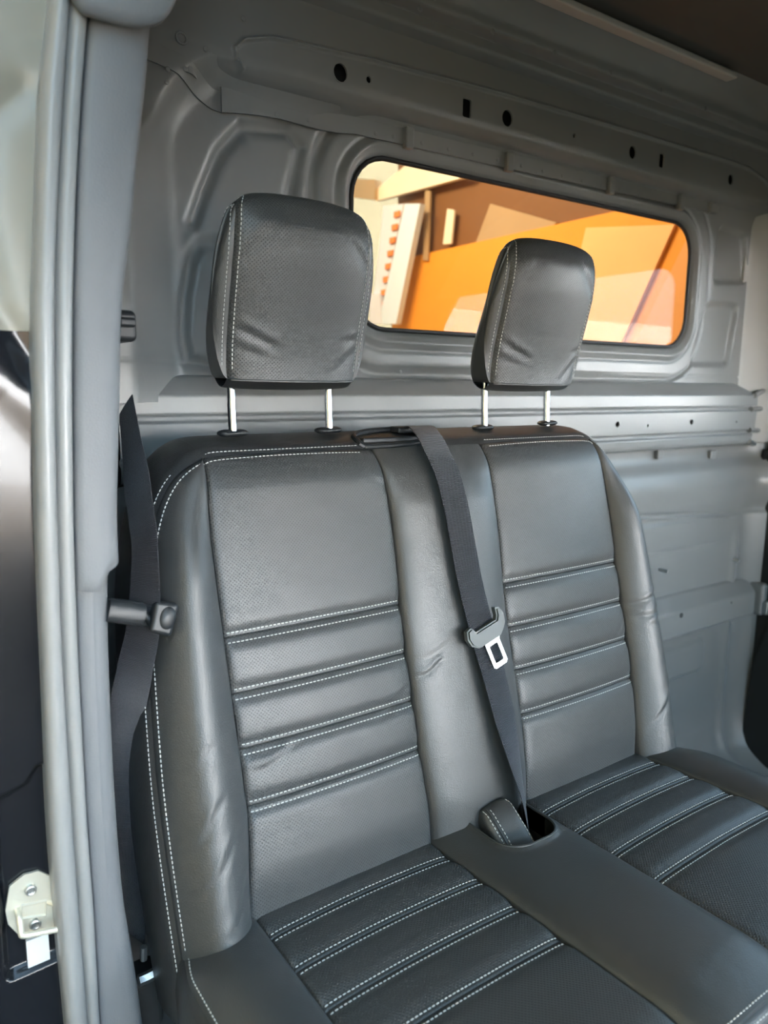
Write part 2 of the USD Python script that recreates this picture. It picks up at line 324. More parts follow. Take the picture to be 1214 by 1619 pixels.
for px, py in ((645, 219), (804, 257), (965, 294), (1075, 320)):
    p = onY(px, py, 1.286); obj('flange_clip', box(p[0]-.0105, p[0]+.0105, 1.2775, 1.2935, p[2]-.020, p[2]+.021, .004), GREY, wb)
p = onY(1128, 331, 1.286); obj('flange_clip', box(p[0]-.028, p[0]+.012, 1.2765, 1.2935, p[2]-.012, p[2]+.016, .005), GREY, wb)
W = []
def weld(px, py, Y, r=.0042):
    s = trimesh.creation.icosphere(1, r); s.apply_scale((1, .3, 1)); s.apply_translation(onY(px, py, Y)); W.append(s)
for px, py in ((437, 181), (488, 190), (594, 211), (622, 216), (667, 226), (709, 236), (748, 244), (787, 253), (824, 262), (858, 270), (889, 278), (920, 286), (951, 293), (980, 300), (1010, 307), (1100, 330)): weld(px, py, 1.2875)
for px, py in ((580, 603), (621, 604), (657, 603), (633, 588), (283, 596)): weld(px, py, 1.299)
for px, py in ((264, 130), (293, 109), (325, 77), (265, 109), (385, 29)): weld(px, py, 1.25)
# header: perforated box section along the top
bead = [(x*.965, h*.965) for x, h in ((.606, .545), (.592, .556), (.588, .572), (.606, .590), (.66, .606), (.89, .620), (1.228, .632), (1.667, .637), (2.095, .640), (2.200, .637), (2.290, .620), (2.36, .585))]
hy = PchipInterpolator([.495, .507, .514, .524, .536, .550, .60, .640, .656, .665, .672, .688, .696, .702, .714, .735, .757, .775],
                       [1.299, 1.297, 1.288, 1.268, 1.257, 1.2545, 1.254, 1.253, 1.2525, 1.234, 1.230, 1.229, 1.207, 1.204, 1.201, 1.188, 1.168, 1.150])
HOLES = [('c', 538, 115, .0145), ('c', 583, 126, .0055), ('r', 738, 171, .011, .0175), ('c', 802, 187, .0150), ('c', 908, 215, .0050), ('c', 1000, 241, .0135), ('r', 1046, 254, .0095, .0165), ('c', 1155, 284, .0125)]
HC = [(q, onY(q[1], q[2], 1.2545)) for q in HOLES]
def head_hole(x, h):
    d = np.full(np.shape(x), 1.0)
    for q, c in HC:
        if q[0] == 'c': d = np.minimum(d, np.hypot(x-c[0], (h-c[2]+Z)*.92)-q[3])
        else: d = np.minimum(d, sdf_rrect(x, h, c[0]-q[3], c[0]+q[3], c[2]-Z-q[4], c[2]-Z+q[4], .003))
    return d
def head(x, h):
    y = hy(h)
    dd = dpath(x, h, bead); y = y-.0065*np.exp(-(dd/.0035)**2)-.0025*sstep(.0, .012, dd)*0
    # plain frame left of the window panel: the lip dies away there
    k = sstep(.535, .485, x)*sstep(.56, .53, h); y = y*(1-k)+k*1.2556
    return y
A, B = np.meshgrid(np.linspace(.22, 2.52, 900), np.r_[np.linspace(.497, .545, 30), np.linspace(.547, .60, 36), np.linspace(.602, .775, 74)], indexing='ij')
hp = cut_grid(A, B, lambda a, b: np.stack([a, head(a, b), Z+b], -1), head_hole)
obj('header_panel', solidify(hp, (0, .004, 0)), GREY, wb)
obj('header_cavity', cat_([box(.70, 2.16, 1.283, 1.287, Z+.53, Z+.61), box(.70, 2.16, 1.262, 1.287, Z+.61, Z+.614), box(.70, 2.16, 1.268, 1.287, Z+.526, Z+.53), box(.70, .705, 1.262, 1.287, Z+.53, Z+.61), box(2.155, 2.16, 1.262, 1.287, Z+.53, Z+.61)]), RUBBER, wb)
for q, c in HC[:1]:
    t = trimesh.creation.annulus(q[3]*.98, q[3]*1.10, .004); t.apply_transform(np.array([[1, 0, 0, c[0]], [0, 0, 1, c[1]+.001], [0, 1/.92, 0, c[2]], [0, 0, 0, 1]])); obj('hole_rim', t, GREY, wb)
for px, py in ((877, 83), (966, 115), (1045, 143), (1115, 172), (664, 14), (779, 50)): weld(px, py, 1.19, .006)
t = trimesh.creation.torus(.0085, .0022, 20, 8); t.apply_transform(np.array([[1, 0, 0, 0], [0, 0, 1, 0], [0, 1, 0, 0], [0, 0, 0, 1.]])); t.apply_translation(onY(287, 60, 1.2535)); obj('hole_plug', t, GREY, wb)
obj('spot_weld', cat_(W), GREY, wb, kind='stuff')
# rail across the middle
X0 = lambda h: .345 if h < -.01 else .41
rail_u = roundprof([(1.299, .016), (1.290, .013), (1.246, -.019), (1.245, -.051), (1.253, -.055), (1.253, -.062), (1.245, -.066), (1.245, -.072)], .004)
xa = np.interp(rail_u[:, 1], [-.02, .016], [.345, .42]); xb = np.interp(rail_u[:, 1], [-.02, .016], [2.272, 2.215])
obj('cross_rail', solidify(sheet_x(rail_u, xa, xb), (0, .003, 0)), GREY, wb)
rail_l = roundprof([(1.245, -.118), (1.245, -.122), (1.253, -.126), (1.253, -.134), (1.245, -.138), (1.246, -.156), (1.252, -.166), (1.300, -.176)], .004)
obj('cross_rail', solidify(sheet_x(rail_l, .345, np.interp(rail_l[:, 1], [-.17, -.12], [2.245, 2.268])), (0, .003, 0)), GREY, wb)
fp = Polygon([(.345, -.118), (2.268, -.118), (2.272, -.072), (.345, -.072)])
for px, py, r in ((976, 671, .0075), (1024, 673, .0035), (1093, 667, .0075), (1164, 667, .003)):
    c = onY(px, py, 1.245); fp = fp.difference(Point(c[0], c[2]-Z).buffer(r, 12))
f = trimesh.creation.extrude_polygon(fp, .003); f.apply_transform(np.array([[1, 0, 0, 0], [0, 0, -1, 1.248], [0, 1, 0, Z], [0, 0, 0, 1]])); obj('rail_face', f, GREY, wb)
obj('rail_end', box(2.240, 2.266, 1.250, 1.30, Z-.165, Z-.02, .004), GREY, wb)
for a, b2 in (((1192, 626), (1213, 614)), ((1187, 647), (1209, 646)), ((1184, 680), (1205, 680)), ((1184, 698), (1195, 704))):
    p, q = onY(*a, 1.245), onX(*b2, 2.362); obj('bracket_tab', tube([p, (p+q)/2, q], .008, 8), GREY, wb)
for a, b2 in (((190, 633), (208, 628)), ((196, 664), (207, 668))):
    p, q = onY(*a, 1.2), onY(*b2, 1.243); obj('bracket_tab', tube([p, (p+q)/2, q], .008, 8), GREY, wb)
# lower panel
ly = PchipInterpolator([-1.25, -1.215, -1.16, -1.08, -.95, -.70, -.50, -.392, -.375, -.335, -.285, -.245, -.205, -.190, -.165], [1.06, 1.17, 1.238, 1.259, 1.262, 1.262, 1.260, 1.260, 1.268, 1.256, 1.246, 1.258, 1.289, 1.293, 1.294])
def low(x, h):
    y = ly(h)
    y -= np.minimum(soft(x-2.300, .016)*.9, .2); y -= np.minimum(soft(.40-x, .012)*.9, .2)
    l1 = h-(-.356-(x-1.757)*.075); k = sstep(2.24, 2.18, x)
    y -= .0045*np.exp(-((l1+.004)/.004)**2)*k; y += .0035*np.exp(-((l1-.006)/.004)**2)*k
    l2 = h-(-.468-(x-1.83)*.01); y += .003*np.exp(-(l2/.004)**2)*sstep(2.19, 2.13, x)
    dd = sdf_rrect(x, h, .6, 2.115, -.872, -.772, .03); y -= .009*sstep(.008, -.010, dd)
    y -= .010*np.exp(-((x-2.235)/.018)**2)*sstep(-.4, -.5, h)
    return y
A, B = np.meshgrid(np.r_[np.linspace(.25, 1.5, 60), np.linspace(1.51, 2.56, 260)], np.linspace(-1.25, -.168, 300), indexing='ij')
obj('lower_panel', solidify(grid(np.stack([A, low(A, B), Z+B], -1)), (0, .004, 0)), GREY, wb)
p = onY(1055, 716, 1.283)
for px in (1043, 1126):
    p = onY(px, 718, 1.283); obj('flange_clip', box(p[0]-.014, p[0]+.014, 1.278, 1.291, p[2]-.014, p[2]+.012, .004), GREY, wb)
r2 = roundprof([(1.264, -.598), (1.252, -.606), (1.240, -.620), (1.222, -.640), (1.219, -.648), (1.219, -.716), (1.230, -.722), (1.264, -.724)], .004)
fr = sheet_x(r2, .38, 2.335)
obj('lower_rail', solidify(fr, (0, .003, 0)), GREY, wb)
obj('lower_rail_end', box(2.315, 2.375, 1.195, 1.25, Z-.72, Z-.615, .012), GREY, wb)
for px, py, r in ((1077, 973, .0075), (1156, 953, .003)):
    c = onY(px, py, 1.2185); d = trimesh.creation.cylinder(r, .002, sections=20); d.apply_transform(trimesh.transformations.rotation_matrix(math.pi/2, (1, 0, 0))); d.apply_translation(c); obj('hole_plug', d, GREYD, wb)
for a, b2 in (((1042, 900), (1055, 904)), ((1156, 882), (1168, 887))):
    p = onY(*a, 1.259); q = onY(*b2, 1.235); obj('stud', tube([p, (p+q)/2, q], .0045, 8), STEEL, wb)

# ---- window in the bulkhead
w1 = thing('window_1', kind='structure', label='fixed window in the bulkhead with a black gasket')
def rrect_path(x0, x1, z0, z1, r, n=12):
    pts = []
    for cx, cz, a0 in ((x1-r, z1-r, 0), (x0+r, z1-r, 90), (x0+r, z0+r, 180), (x1-r, z0+r, 270)):
        for a in np.radians(np.linspace(a0, a0+90, n)): pts.append((cx+r*math.cos(a), cz+r*math.sin(a)))
    return pts+[pts[0]]
gp = np.array([(x, 1.3085, Z+h) for x, h in resample(rrect_path(WIN[0]+.003, WIN[1]-.003, WIN[2]+.003, WIN[3]-.003, WIN[4]-.003), .02)])
obj('gasket', tube(gp, .0050, 8, cap=False), RUBBER, w1)
pane = trimesh.creation.extrude_polygon(Polygon(rrect_path(*WIN)).buffer(.01), .004); pane.apply_transform(np.array([[1, 0, 0, 0], [0, 0, -1, 1.3165], [0, 1, 0, Z], [0, 0, 0, 1]]))
obj('pane', pane, GLASS, w1)

# ---- right-hand (driver's) side
pp_ = trimesh.creation.extrude_polygon(Polygon([(2.236, 1.304), (2.250, 1.2995), (2.262, 1.294), (2.375, 1.222), (2.375, 1.335), (2.236, 1.335)]), .695); pp_.apply_translation((0, 0, Z-.165)); obj('side_return', pp_, LGREY, wb, label='return at the right end of the bulkhead with its brighter light set in paler grey')  # stronger light on this face is painted in as a paler grey
wr = thing('wall_right', kind='structure', label='light grey side wall at the far end of the bulkhead')
side = Polygon([(-1.0, -1.25), (1.42, -1.25), (1.42, .82), (-1.0, .82)]).difference(Polygon(rrect_path(-.75, 1.0, -.12, .42, .08)))
s = trimesh.creation.extrude_polygon(side, .03); s.apply_transform(np.array([[0, 0, 1, 2.365], [1, 0, 0, 0], [0, 1, 0, Z], [0, 0, 0, 1]])); obj('side_panel', s, LGREY, wr)
tp = Polygon([(1.243, -.19), (1.262, -.29), (1.258, -.62), (1.278, -.85), (1.303, -1.03), (1.296, -1.15), (1.255, -1.235), (.45, -1.24), (.45, -.10), (1.20, -.10)]).buffer(-.012).buffer(.012)
s = trimesh.creation.extrude_polygon(tp, .02); s.apply_transform(np.array([[0, 0, 1, 2.343], [1, 0, 0, 0], [0, 1, 0, Z], [0, 0, 0, 1]])); t2 = thing('trim_2', kind='structure', label="dark plastic trim at the foot of the far side wall"); obj('trim_panel', s, DTRIM, t2)
edge = resample([(2.343, y, Z+h) for y, h in spline([(1.243, -.19), (1.262, -.29), (1.258, -.62), (1.278, -.85), (1.303, -1.03), (1.296, -1.15), (1.255, -1.235)], 60)], .02)
obj('trim_edge', tube(edge, .010, 8), RUBBER, t2)
for px, py in ((1175, 1147), (1184, 1170), (1186, 1201)):
    c = onX(px, py, 2.338); d = trimesh.creation.icosphere(2, .0085); d.apply_scale((.5, 1, 1)); d.apply_translation(c); obj('trim_screw', d, STEEL, t2)
c = onX(1211, 957, 2.335); obj('trim_clip', cat_([box(2.32, 2.343, c[1]-.012, c[1]+.012, c[2]-.03, c[2]+.015, .006)]), STEEL, t2)
s = trimesh.creation.extrude_polygon(Polygon([(1.215, -.9), (1.225, -1.15), (1.20, -1.22), (.6, -1.22), (.6, -.5), (1.10, -.5)]).buffer(-.02).buffer(.02), .02)
s.apply_transform(np.array([[0, 0, 1, 2.327], [1, 0, 0, 0], [0, 1, 0, Z], [0, 0, 0, 1]])); obj('trim_panel', s, DTRIM, t2)

# ---- dashboard and far corner of the cab (outside the picture, they shade it)
obj('trim_3', box(.30, 2.36, -1.35, -.90, Z-1.1, Z-.58, .05), DTRIM, kind='structure', label='dark dashboard in front of the seats')

# ---- left-hand side: door pillar
wl = thing('wall_left', kind='structure', label='gloss black door jamb outside the pillar')
YJ = .902
def jamb(x, h):
    y = np.full(np.shape(x), YJ)
    k = YJ/.866
    dd = sdf_poly(x, h, [(.0855*k, -.462*k), (.092*k, -.456*k), (.118*k, -.448*k), (.130*k, -.430*k), (.20, -.425*k), (.20, -.668*k), (.140*k, -.677*k), (.0875*k, -.679*k), (.083*k, -.675*k)], .004)
    y += .012*sstep(.0055, -.0055, dd)
    d2 = dpath(x, h, [(.02, .00), (.10, .022), (.14, .0), (.19, -.05)]); y -= .003*np.exp(-(d2/.028)**2)
    d3 = dpath(x, h, [(.17, .30), (.130, .26), (.118, .18), (.13, .08), (.16, .02)]); y += .006*np.exp(-(d3/.016)**2)
    y += .006*(fbm(np.stack([x*6, h*2.5, x*0], -1), 2, 5)-.5)
    y += .10*sstep(.05, -.08, x)
    return y
A, B = np.meshgrid(np.linspace(-.10, .20, 150), np.linspace(-1.15, .75, 720), indexing='ij')
JP = np.stack([A, jamb(A, B), Z+B], -1); kz = int(np.argmax(B[0] > .055))
obj('jamb_panel', solidify(grid(JP[:, :kz+1]), (0, .004, 0)), BLACKP, wl)
obj('upper_jamb', solidify(grid(JP[:, kz:]), (0, .004, 0)), JAMBGLARE, wl, label='upper part of the door jamb with its bright reflection set in beige grey')  # glare on the black paint, painted as beige
obj('inner_panel', box(.20, .215, .93, 1.42, Z-1.25, Z+.80), GREYD, wl)
hh = lambda t: PchipInterpolator(*zip(*sorted((h, x) for x, h in t)), extrapolate=False)
PR = [(.345, .75), (.318, .50), (.304, .391), (.299, .348), (.284, .247), (.274, .179), (.258, .075), (.251, -.031), (.246, -.104), (.241, -.201), (.241, -.30)]
PRL = [(.246, -.05), (.236, -.15), (.227, -.261), (.224, -.371), (.223, -.495), (.225, -.625), (.236, -.766), (.246, -.90), (.262, -1.1), (.275, -1.26)]
PL = [(.245, .75), (.212, .50), (.197, .384), (.182, .291), (.170, .166), (.161, .069), (.156, -.03), (.150, -.169), (.145, -.352), (.141, -.549), (.144, -.781), (.160, -1.1), (.170, -1.26)]
PG = [(.262, .75), (.232, .50), (.209, .327), (.198, .233), (.188, .136), (.181, .037), (.176, -.065), (.172, -.171), (.168, -.319), (.167, -.517), (.168, -.688), (.169, -.795), (.183, -1.1), (.195, -1.26)]
PS = [(.285, .75), (.252, .50), (.228, .332), (.213, .204), (.202, .072), (.194, -.066), (.188, -.21), (.185, -.362), (.184, -.523), (.185, -.652), (.184, -.803), (.200, -1.1), (.212, -1.26)]
fR, fRL, fL, fG, fS = hh(PR), hh(PRL), hh(PL), hh(PG), hh(PS)
def loft(fn, hs):
    P = np.array([[(x, y, Z+h) for x, y in fn(h)] for h in hs]); return P
def seal_sec(h):
    l, g, s = fL(h), fG(h), fS(h); out = [(l+.004, .93), (l, .895)]
    m, r = (l+g)/2, (g-l)/2
    for a in np.linspace(180, 12, 12): out.append((m+r*math.cos(math.radians(a)), .888-.016*math.sin(math.radians(a))))
    m, r = (g+s)/2, (s-g)/2
    for a in np.linspace(165, 0, 10): out.append((m+r*math.cos(math.radians(a)), .888-.011*math.sin(math.radians(a))))
    out += [(s+.001, .90), (s+.002, .93)]; return out
hs = np.linspace(-1.25, .74, 100)
def close_loft(P): return solidify(grid(P), (0, .012, 0))
t1 = thing('trim_1', kind='structure', label='grey door pillar beside the seat with rubber seal and plastic covers')
obj('door_seal', close_loft(loft(seal_sec, hs)), SEALM, t1, smooth=60, label='pale double-lipped rubber seal')
def trim_sec(fr, proud):
    def sec(h):
        s, r = fS(h)+.001, fr(h); w = r-s
        pts = [(s, .915), (s, .892-proud), (s+.003, .886-proud), (s+.010, .884-proud), (s+w*.45, .882-proud), (r-.022, .884-proud)]
        for a in np.linspace(75, 0, 7): pts.append((r-.022+.022*math.cos(math.radians(a)), .906-proud-.022*math.sin(math.radians(a))))
        pts += [(r+.001, .95), (r+.004, 1.02)]; return pts
    return sec
up_ = loft(trim_sec(fR, .004), np.linspace(-.245, .74, 60))
# lower hem of the upper cover rises towards the seat
for k in range(60):
    t = k/59.0
    up_[k, :, 2] += (1-t)**6*np.interp(np.arange(up_.shape[1]), [0, 4, 6, 14], [.012, .005, .028, .040])*1.0
obj('upper_cover', solidify(grid(up_), (-.003, .010, 0)), TRIM, t1, smooth=60)
lo_ = loft(trim_sec(fRL, -.004), np.linspace(-1.25, -.15, 60))
obj('lower_cover', solidify(grid(lo_), (-.003, .010, 0)), TRIM, t1, smooth=60)
hd = spline([onY(x, y, .86) for x, y in ((100, -60), (140, 20), (190, 34), (250, 36), (285, -30))], 24)
hdP = np.array([hd+np.array([0, 0, 0]), hd+np.array([.0, -.006, .012]), hd+np.array([.004, -.006, .06]), hd+np.array([.045, -.004, .3])])
obj('headlining_edge', solidify(grid(hdP), (0, .01, 0)), TRIM, t1, smooth=60)
# loop carrier high on the pillar and dark kick trims low between pillar and seat
p = onY(200, 520, 1.03); obj('belt_carrier', cat_([box(p[0]-.03, p[0]+.006, 1.0, 1.06, p[2]-.018, p[2]+.022, .008), box(p[0]-.02, p[0]+.002, .99, 1.05, p[2]+.0, p[2]+.012, .004)]), BLACKPL, t1)
for (a, b2, Y) in (((182, 1165), (203, 1245), 1.02), ((186, 1247), (214, 1400), 1.03), ((205, 1560), (262, 1619), .96)):
    p, q = onY(*a, Y), onY(*b2, Y); obj('kick_trim', box(p[0]-.05, q[0], Y, Y+.05, q[2], p[2], .010), DTRIM, t1)

# ------------------------------------------------------------------ cargo bay behind the window
CX = 2.25
cw = thing('wall_cargo', kind='structure', label='plywood-lined side of the load bay behind the window')
obj('ply_lining', box(CX, CX+.02, 1.45, 3.16, Z-1.25, Z+.60), PLY, cw)
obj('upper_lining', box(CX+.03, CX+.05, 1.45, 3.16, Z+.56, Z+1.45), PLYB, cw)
obj('ply_ledge', box(CX+.004, CX+.05, 1.45, 3.16, Z+.60, Z+.615), PLY, cw)
obj('ply_lining', box(.26, .28, 1.45, 3.16, Z-1.25, Z+1.45), PLY, cw)
obj('floor_cargo', box(.2, 2.4, 1.33, 3.2, Z-1.30, Z-1.25), PLYP, kind='structure', label='plywood load bay floor')
obj('ceiling_cargo', box(.2, 2.4, 1.33, 3.2, Z+1.45, Z+1.50), CREAMP, kind='structure', label='cream load bay roof lining')
obj('wall_upper_back', box(.2, 2.5, 1.30, 1.34, Z+.80, Z+1.50), GREYD, kind='structure', label='bulkhead above the cab roof')
bay_fill = UsdLux.RectLight.Define(stage, '/World/cargo_fill'); bay_fill.CreateWidthAttr(.5); bay_fill.CreateHeightAttr(1.0)  # added fill light for the bay, no fitting is seen there
bay_fill.CreateIntensityAttr(19.0); bay_fill.CreateColorAttr(Gf.Vec3f(1.0, .84, .62)); bay_fill.AddTranslateOp().Set(Gf.Vec3d(1.1, 2.3, Z+1.40)); bay_fill.AddRotateYOp().Set(-35.0)
def slab(px, X, th, h_cut=None):
    pts = [onX(a, b, X) for a, b in px]; g = Polygon([(p[1], p[2]) for p in pts]); g = g if g.is_valid else g.buffer(0)
    s = trimesh.creation.extrude_polygon(g, th); s.apply_transform(np.array([[0, 0, 1, X], [1, 0, 0, 0], [0, 1, 0, 0], [0, 0, 0, 1.]])); return s
def bay_slab(name, px, X, th, m, label, cat, **k): return obj(name, slab(px, X, th), m, label=label, cat=cat, **k)
bay_slab('sun_patch_slab', [(926, 360), (1066, 355), (965, 580), (890, 700), (880, 560)], CX-.016, .015, PLYP, 'pale slab for the sun patch on the orange wall behind the window', 'bay_slab')  # sunlight on the ply wall, shaped as a pale slab
bay_slab('pink_light_slab', [(1088, 372), (1120, 400), (1120, 620), (965, 620), (1035, 480)], CX-.012, .011, PATCHR, 'pinkish slab for the patch of light at the right end of the load bay window', 'bay_slab')  # lighter patch of light on the wall, shaped as a slab
bay_slab('tan_panel', [(775, 322), (880, 352), (860, 366), (752, 384)], CX+.006, .02, TAN, 'tan panel lying on the brown upper lining above the orange plywood', 'panel')
bay_slab('sunlit_lining', [(640, 262), (745, 277), (594, 318), (594, 300)], CX-.03, .025, CREAMP, 'cream slab for the sunlit upper wall behind the top left of the window', 'sunpatch')  # sunlight on the upper wall, put in as a cream slab
bay_slab('brown_box', [(556, 282), (593, 284), (592, 316), (557, 312)], CX-.05, .04, TAN, 'small brown box at the top left corner of the window view', 'box')
bay_slab('reflected_streak', [(707, 330), (718, 332), (713, 385), (700, 386)], CX-.012, .01, CREAMP, 'short white strip for a streak of reflected light over the brown upper lining', 'strip')  # streak of reflected light, built as a thin strip
bay_slab('grey_strap', [(672, 300), (680, 302), (676, 412), (668, 411)], CX-.012, .01, TAN, 'thin grey strap hanging beside the white door post', 'strap')
# rear door post with reflectors
dp = thing('door_post', 'bluish white door post with orange reflectors at the rear of the load bay', 'door post')
obj('post', slab([(640, 322), (664, 322), (626, 512), (598, 512)], CX-.09, .03), WHITEB, dp)
obj('edge_panel', slab([(606, 326), (638, 322), (598, 512), (586, 512)], CX-.07, .02), STICK, dp)
for k in range(9):
    t = k/8.0; x, y = 628-t*28, 338+t*165; p = onX(x, y, CX-.075)
    obj('reflector', box(CX-.082, CX-.070, p[1]-.022, p[1]+.022, p[2]-.016, p[2]+.012, .003), ORANGEM, dp)
obj('foot_panel', slab([(584, 465), (600, 465), (603, 512), (584, 512)], CX-.095, .02), STICK, dp)

# ------------------------------------------------------------------ double passenger seat
seat = thing('double_seat', 'black leather double passenger seat with grey twin stitching in front of the bulkhead', 'seat')
SL = .259; AN = math.atan(SL); NF = np.array([0, -math.cos(AN), math.sin(AN)])      # backrest: slope and front normal
def bk(x, h, d):
    x, h, d = np.broadcast_arrays(np.asarray(x, float), h, d)
    return np.stack([x, .826+(h+.71)*SL, Z+h], -1)+d[..., None]*NF
ROWS = [-.342, -.417, -.490, -.565]
OUT = [(.285, -.82), (.279, -.70), (.276, -.55), (.282, -.395), (.291, -.286), (.306, -.207), (.327, -.152), (.350, -.120), (.392, -.0985)]
TOPZ = -.0965
xm = lambda x: 1.597-x                       # mirror across the middle of the seat
XI = [(.372, .385, .383, .382, .392), (.685, .680, .680, .686, .680), (.894, .903, .903, .913, .914), (1.198, 1.211, 1.214, 1.217, 1.211)]
XH = [-.71, -.56, -.40, -.22, -.0965]
xs = [PchipInterpolator([-.85]+XH, (v[0],)+v) for v in XI]
WR = []                                      # creases in the leather: (x0, h0, x1, h1, depth, width)
WR += [(.290, -.60, .345, -.535, .0022, .006), (.300, -.645, .360, -.585, .0020, .006), (.330, -.70, .372, -.645, .0016, .006), (.300, -.50, .34, -.47, .0012, .007)]
WR += [(1.216, -.425, 1.30, -.410, .0030, .005), (1.222, -.450, 1.31, -.445, .0026, .006), (1.225, -.655, 1.33, -.545, .0024, .005), (1.25, -.47, 1.30, -.455, .0018, .006)]
WR += [(.690, -.455, .735, -.440, .0022, .004), (.69, -.43, .76, -.415, .0012, .006), (.60, -.505, .672, -.47, .0016, .006), (.40, -.522, .47, -.505, .0018, .006), (.655, -.135, .678, -.16, .0014, .005), (1.185, -.475, 1.21, -.46, .0014, .005)]
def wrinkles(x, h):
    d = np.zeros(np.shape(x))
    for a, b, c, e, dep, w in WR:
        L = math.hypot(c-a, e-b); tx, th = (c-a)/L, (e-b)/L
        s = ((x-a)*tx+(h-b)*th)/L; n = -(x-a)*th+(h-b)*tx+.003*np.sin(s*5)
        d -= .6*dep*(np.exp(-(n/w)**2)-.7*np.exp(-((n-w*1.6)/w)**2))*sstep(-.15, .15, s)*sstep(1.15, .85, s)
    return d
def und(x, h, a=.0016): return .6*a*(fbm(np.stack([x*14, h*14, x*0+2.7], -1), 3, 3)-.5)*2
def topdip(h): return -.020*np.clip((h+.150)/.054, 0, 1)**2
def edge(dist, dep=.0055, w=.0042): return -dep*np.exp(-np.maximum(dist, 0)/w)
def d_insert(x, h, a, b):
    u = (x-a)/(b-a); d = .010*(1-(2*u-1)**2)**.7*0+.008*(4*u*(1-u))
    d = d+edge(np.minimum(x-a, b-x))
    for r in ROWS:
        z = h-r; d = d-.0062*np.exp(-(z/.012)**2)+.0022*np.exp(-((z)/.0048)**2)-.0035*np.exp(-((z+.001)/.0014)**2)
    d = d+topdip(h)+edge(TOPZ-h, .004)+und(x, h)+wrinkles(x, h)-.012*sstep(-.64, -.74, h)
    return d
def panel(name, P, m, uv=None, depth=.012, parent=seat, **data):
    SURF.append(P.reshape(-1, 3)); g = solidify(grid(P), -np.asarray(NF)*depth if np.ndim(depth) == 0 else depth)
    if uv is not None: uv = np.vstack([uv.reshape(-1, 2)]*2)
    return obj(name, g, m, parent, smooth=True if uv is not None else 50, uv=uv, **data)
SURF = []
ST = []                                      # stitched seams: (path, normals)
def sew(P, N): ST.append((np.asarray(P), np.asarray(N)))
for side, (fa, fb_) in enumerate(((xs[0], xs[1]), (xs[2], xs[3]))):
    lim = [-.83]+ROWS[::-1]+[TOPZ]
    for k in range(5):
        z0, z1 = lim[k], lim[k+1]; n = max(18, int((z1-z0)/.0026))
        t = np.linspace(0, 1, n); t = .5-.5*np.cos(t*math.pi)*(.35)-(.5-.175)*(1-2*t)   # denser at the seams
        hz = z0+(z1-z0)*np.clip((t-t[0])/(t[-1]-t[0]), 0, 1)
        u = np.linspace(0, 1, 110); u = np.clip(u+.06*np.sin(2*math.pi*u)*-1, 0, 1)
        U, H = np.meshgrid(u, hz, indexing='ij'); Aa, Bb = fa(H), fb_(H); X = Aa+(Bb-Aa)*U
        P = bk(X, H, d_insert(X, H, Aa, Bb))
        panel('padded_panel', P, L_PERF, uv=np.stack([X, H*1.033], -1))
    for r in ROWS:
        for off in (.0062, -.0072):
            x = np.linspace(float(fa(r))+.004, float(fb_(r))-.003, 160); h = np.full_like(x, r+off)
            P = bk(x, h, d_insert(x, h, float(fa(r)), float(fb_(r)))+.0002); sew(P, np.tile(NF, (160, 1)))
# middle strip between the two places
u = np.linspace(0, 1, 60); hz = np.linspace(-.83, TOPZ, 240); U, H = np.meshgrid(u, hz, indexing='ij')
def d_mid(U, X, H): w = .215; return .016*(1-(2*U-1)**4)*sstep(-.10, -.2, H)+.004*(1-(2*U-1)**2)+edge(np.minimum(U, 1-U)*w)+topdip(H)+und(X, H, .002)+wrinkles(X, H)-.010*sstep(-.64, -.74, H)
X = xs[1](H)+(xs[2](H)-xs[1](H))*U
panel('middle_strip', bk(X, H, d_mid(U, X, H)), L_SMOOTH)
# side bolsters, ruled from the outer seam to the insert seam
op = spline(OUT, 200)
for sgn in (0, 1):
    f = xs[0] if not sgn else xs[3]
    tt = np.linspace(0, 1, 200); hin = np.interp(tt, [0, 1], [-.83, TOPZ])
    s_ = np.r_[0, np.cumsum(np.linalg.norm(np.diff(op, axis=0), axis=1))]
    hin = np.minimum(op[:, 1], TOPZ); hin = np.where(op[:, 1] > -.16, TOPZ-(TOPZ+.16)*0-(1-sstep(0, 1, (op[:, 0]-op[:, 0].min())/(.392-op[:, 0].min())))*(.0) - (TOPZ-np.interp(s_, [s_[0], s_[-1]], [-.82, TOPZ])), np.interp(s_, [s_[0], s_[-1]], [-.82, TOPZ]))
    hin = np.interp(s_, [s_[0], s_[-1]], [-.82, TOPZ])
    xin = f(hin); ox = op[:, 0] if not sgn else xm(op[:, 0])
    q = np.linspace(0, 1, 48); Q, _ = np.meshgrid(q, tt, indexing='ij')
    X = ox[None]+(xin-ox)[None]*Q; H = op[:, 1][None]+(hin-op[:, 1])[None]*Q
    wid = np.hypot(xin-ox, hin-op[:, 1])[None]+1e-6
    amp = .036*np.minimum(1, wid/.09)*sstep(-.10, -.26, H)+.003
    d = -.026*(1-Q)**2+amp*np.sin(math.pi*np.clip(Q, 0, 1)**.85)+edge((1-Q)*wid)+edge(Q*wid, .004)*1+topdip(H)*Q+und(X, H, .0022)+wrinkles(X, H)
    P = bk(X, H, d); panel('side_bolster', P if not sgn else P[::-1], L_SMOOTH)
